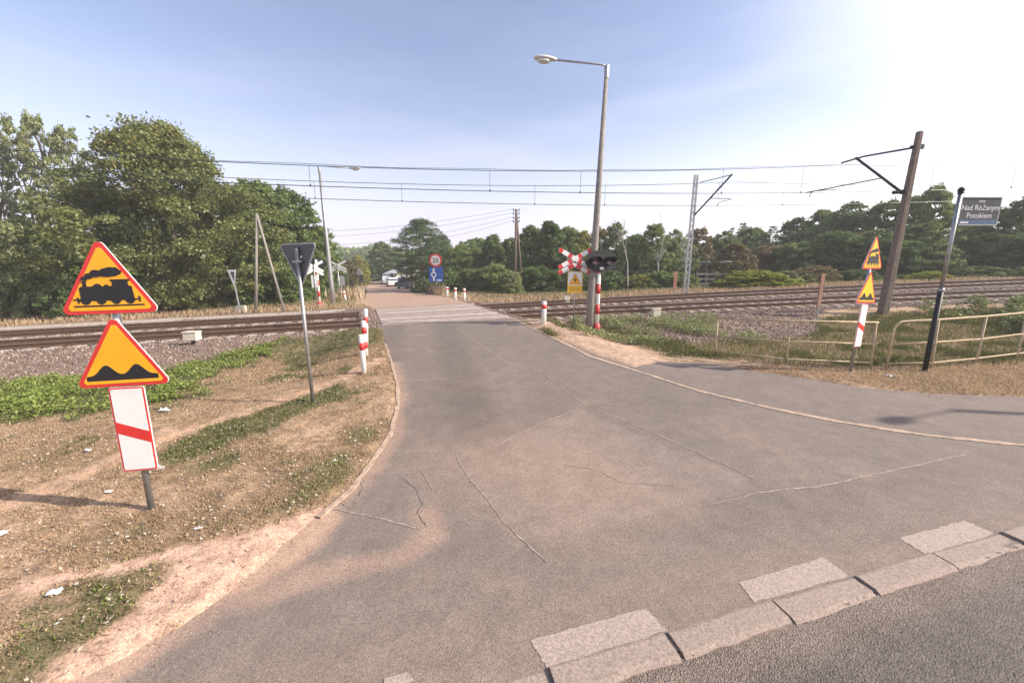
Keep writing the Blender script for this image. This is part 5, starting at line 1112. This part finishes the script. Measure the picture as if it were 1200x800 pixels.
def scrap(px, py, s, lab, mt=M_wht):
    b = at(px, py); rg = random.Random(px); mb = MB(); n = 5; vs = []
    for i in range(n):
        for j in range(n): vs.append((b.x+(i/(n-1)-.5)*s*1.4+rg.uniform(-.1, .1)*s, b.y+(j/(n-1)-.5)*s+rg.uniform(-.1, .1)*s, b.z+.045+abs(rg.gauss(0, .22))*s))
    o_ = Vector((b.x, b.y, b.z+.03)); mb.add([Vector(v)-o_ for v in vs], [(i*n+j, (i+1)*n+j, (i+1)*n+j+1, i*n+j+1) for i in range(n-1) for j in range(n-1)]); o = mb.build('litter', mt, None); o.location = o_; sol = o.modifiers.new('s', 'SOLIDIFY'); sol.thickness = .003; tag(o, lab, 'litter', 'scraps of litter on the grass')
scrap(66, 700, .06, 'crumpled white scrap at the lower left of the verge'); scrap(194, 484, .10, 'crumpled pale wrapper right of the lower triangle sign'); scrap(190, 552, .06, 'small crumpled scrap right of the white plate'); scrap(4, 630, .07, 'white scrap at the left picture edge')
scrap(234, 624, .04, 'tiny white scrap below the sign post'); scrap(1044, 443, .12, 'crumpled white wrapper at the gap between the railings'); scrap(129, 580, .05, 'small white scrap left of the sign post'); scrap(104, 531, .05, 'small white scrap on the grass left of the white plate')

# ---------------------------------------------------------------- parked cars, buildings beyond
def car(px, D, yb, head, paint, lab, van=False):
    p = at(px, yb, Y=D); b = gz(p.x, D); root = empty('parked_van' if van else 'parked_car', b, lab, 'van' if van else 'car', 'cars parked by the far road', rz=head)
    Lc, Wc, Hc = (4.9, 1.9, 2.1) if van else (4.3, 1.75, 1.45); hl = Lc/2
    body = [(-hl, .35), (-hl+.02, .75), (-hl+.25, .88), (-hl+1.15, .95), (hl-.75, .98), (hl-.1, .92), (hl, .6), (hl, .35), (hl-.4, .26), (-hl+.4, .26)] if not van else [(-hl, .35), (-hl+.02, .85), (-hl+.6, 1.05), (-hl+.75, 1.08), (hl-.05, 1.08), (hl, .4), (hl-.3, .28), (-hl+.3, .28)]
    cab = [(-hl+1.05, .94), (-hl+1.75, Hc-.05), (-hl+2.0, Hc), (hl-1.35, Hc), (hl-.95, Hc-.08), (hl-.45, .97)] if not van else [(-hl+.7, 1.07), (-hl+1.25, Hc-.08), (-hl+1.5, Hc), (hl-.2, Hc), (hl-.06, Hc-.1), (hl-.04, 1.07)]
    def ext(poly, w0, taper):
        mb = MB(); n = len(poly); z0 = min(z for x, z in poly); z1 = max(z for x, z in poly); vs = []
        for s in (-1, 1):
            for x, z in poly: vs.append((x, s*w0/2*(1-taper*(z-z0)/(z1-z0)), z))
        mb.add(vs, [tuple(range(n))[::-1], tuple(range(n, 2*n))]+[(i, (i+1) % n, (i+1) % n+n, i+n) for i in range(n)]); return mb
    bo = ext(body, Wc, .05).build('body', paint, root, bevel=.05); ext(cab, Wc*.95, .22).build('cabin', paint, bo, bevel=.05)
    c = Vector((sum(x for x, z in cab)/len(cab), sum(z for x, z in cab)/len(cab))); gl = [(c.x+(x-c.x)*.86, c.y+(z-c.y)*.72) for x, z in cab]
    ext(gl, Wc*.965, .20).build('side_window', M_dark, root)
    mb = MB(); (x0, z0), (x1, z1) = cab[0], cab[1]; n_ = Vector((z0-z1, 0, x1-x0)).normalized()*-.012*-1; w0, w1 = Wc*.43, Wc*.37
    mb.add([Vector((x0+.08, -w0, z0+.07))+n_, Vector((x0+.08, w0, z0+.07))+n_, Vector((x1-.03, w1, z1-.05))+n_, Vector((x1-.03, -w1, z1-.05))+n_], [(0, 3, 2, 1)]); mb.build('windscreen', M_dark, root)
    for x in (-hl+.85, hl-.8):
        for s in (-1, 1):
            mb = MB(); mb.tube([(x, s*(Wc/2-.2), .32), (x, s*(Wc/2+.01), .32)], .32, 18); wv = mb.build('wheel', M_blk, root); mb = MB(); mb.tube([(x, s*(Wc/2+.0), .32), (x, s*(Wc/2+.02), .32)], .19, 14); mb.build('rim', M_galv, wv)
    for s in (-1, 1): mb = MB(); mb.box((-hl+.02, s*Wc*.36, .68), (.12, .34, .15)); mb.build('headlight', M_glass, root, bevel=.02)
    mb = MB(); mb.box((-hl-.01, 0, .42), (.06, .5, .11)); mb.build('number_plate', M_wht, root); return root
P_w = mat('silver paint', (.55, .56, .58), .25, .4, var=.04, coat=.6); P_b = mat('dark blue paint', (.03, .05, .09), .2, .3, var=.05, coat=.8); P_g = mat('grey paint', (.12, .13, .15), .25, .4, var=.05, coat=.6); P_wh = mat('white paint', (.75, .75, .74), .3, 0, var=.04, coat=.5)
HD = R(112)
car(453, 74, 330, HD, P_w, 'silver van parked farthest along the far road', van=True); car(460, 62, 332, HD, P_wh, 'white car parked beside the far dirt road', False)
car(472, 66, 331, HD+R(-15), P_b, 'dark blue car parked right of the white one'); car(486, 68, 331, HD+R(-30), P_b, 'second dark blue car, half behind the bushes left of the pine'); car(480, 54, 335, R(150), P_g, 'grey car standing nearest, across the far verge')
M_plas = mat('pale plaster', (.55, .52, .46), .9, var=.1, scale=3, bump=.2); M_roofw = mat('pale metal roof', (.62, .62, .62), .5, var=.08); M_roofr = mat('red brown roof', (.30, .11, .07), .8, var=.2, scale=5)
def house(px, D, rz, size, wall_m, roof_m, lab, name='house', rise=1.4):
    p = at(px, 330, Y=D); b = gz(p.x, D, -.1); root = empty(name, b, lab, 'building', 'small buildings behind the trees', rz=rz); lx, ly, h = size; mb = MB(); mb.box((0, 0, h/2), (lx, ly, h)); mb.plate([(-lx/2, h), (lx/2, h), (0, h+rise)], -ly/2, -ly/2+.2); mb.plate([(-lx/2, h), (lx/2, h), (0, h+rise)], ly/2-.2, ly/2); wl = mb.build('wall', wall_m, root)
    mb = MB(); e = .35
    for s in (-1, 1):
        a = Vector((s*(lx/2+e), 0, h-e*rise/(lx/2)+.03)); c_ = Vector((0, 0, h+rise+.03)); d = (c_-a).normalized(); n = Vector((-d.z*s*-1*-1, 0, abs(d.x))).normalized()*.10
        vs = [a+Vector((0, -ly/2-e, 0)), a+Vector((0, ly/2+e, 0)), c_+Vector((0, ly/2+e, 0)), c_+Vector((0, -ly/2-e, 0))]; mb.add(vs+[v+Vector((0, 0, .12)) for v in vs], [(0, 1, 2, 3), (7, 6, 5, 4), (0, 4, 5, 1), (1, 5, 6, 2), (2, 6, 7, 3), (3, 7, 4, 0)])
    mb.build('roof', roof_m, root)
    for x in (-lx*.25, lx*.25):
        mb = MB(); mb.box((x, -ly/2-.02, h*.55), (.9, .06, 1.1)); w_ = mb.build('window', M_wht, root); mb = MB(); mb.box((x, -ly/2-.055, h*.55), (.76, .02, .96)); mb.build('pane', M_dark, w_)
house(473, 76, R(35), (5, 6, 2.3), M_plas, M_roofw, 'small pale house with a light metal roof behind the parked cars', rise=1.0); house(982, 41, R(12), (5, 5, 3.2), M_plas, M_roofr, 'red roofed house glimpsed between the trees left of the edge-on sign', rise=1.8)
# pale garden fence and a white roofed shelter beyond the lattice mast
b = at(845, 326, Y=36.); b.z = float(T(b.x, b.y)); root = empty('garden_fence', b, 'pale garden fence beyond the tracks right of the lattice mast', 'fence', rz=R(8))
for k in range(6): mb = MB(); mb.box((k*1.0-2.5, 0, .7), (.08, .08, 1.5)); mb.build('post', M_slp, root)
mb = MB()
for z in (.3, .75, 1.2): mb.box((0, -.06, z), (5.1, .04, .16))
mb.build('rail', M_slp, root)
b = at(838, 326, Y=39.); b.z = float(T(b.x, b.y)); root = empty('shelter', b, 'small open shelter with a flat white roof behind the pale garden fence', 'shelter')
for x in (-1, 1): mb = MB(); mb.box((x, 0, 1.2), (.09, .09, 2.4)); mb.build('post', M_slp, root)
mb = MB(); mb.box((0, 0, 2.45), (2.6, 2.0, .12)); mb.build('roof', M_roofw, root)

# ---------------------------------------------------------------- late summer haze
hb = MB(); hb.box((0, 90, 13), (560, 620, 30)); M_hz = bpy.data.materials.new('haze'); M_hz.use_nodes = True; nt = M_hz.node_tree; nt.nodes.clear()
pv = nt.nodes.new('ShaderNodeVolumePrincipled'); pv.inputs['Density'].default_value = .0014; pv.inputs['Color'].default_value = (.98, .96, .95, 1); mo = nt.nodes.new('ShaderNodeOutputMaterial'); nt.links.new(pv.outputs[0], mo.inputs['Volume'])
tag(hb.build('haze', M_hz), kind='stuff')
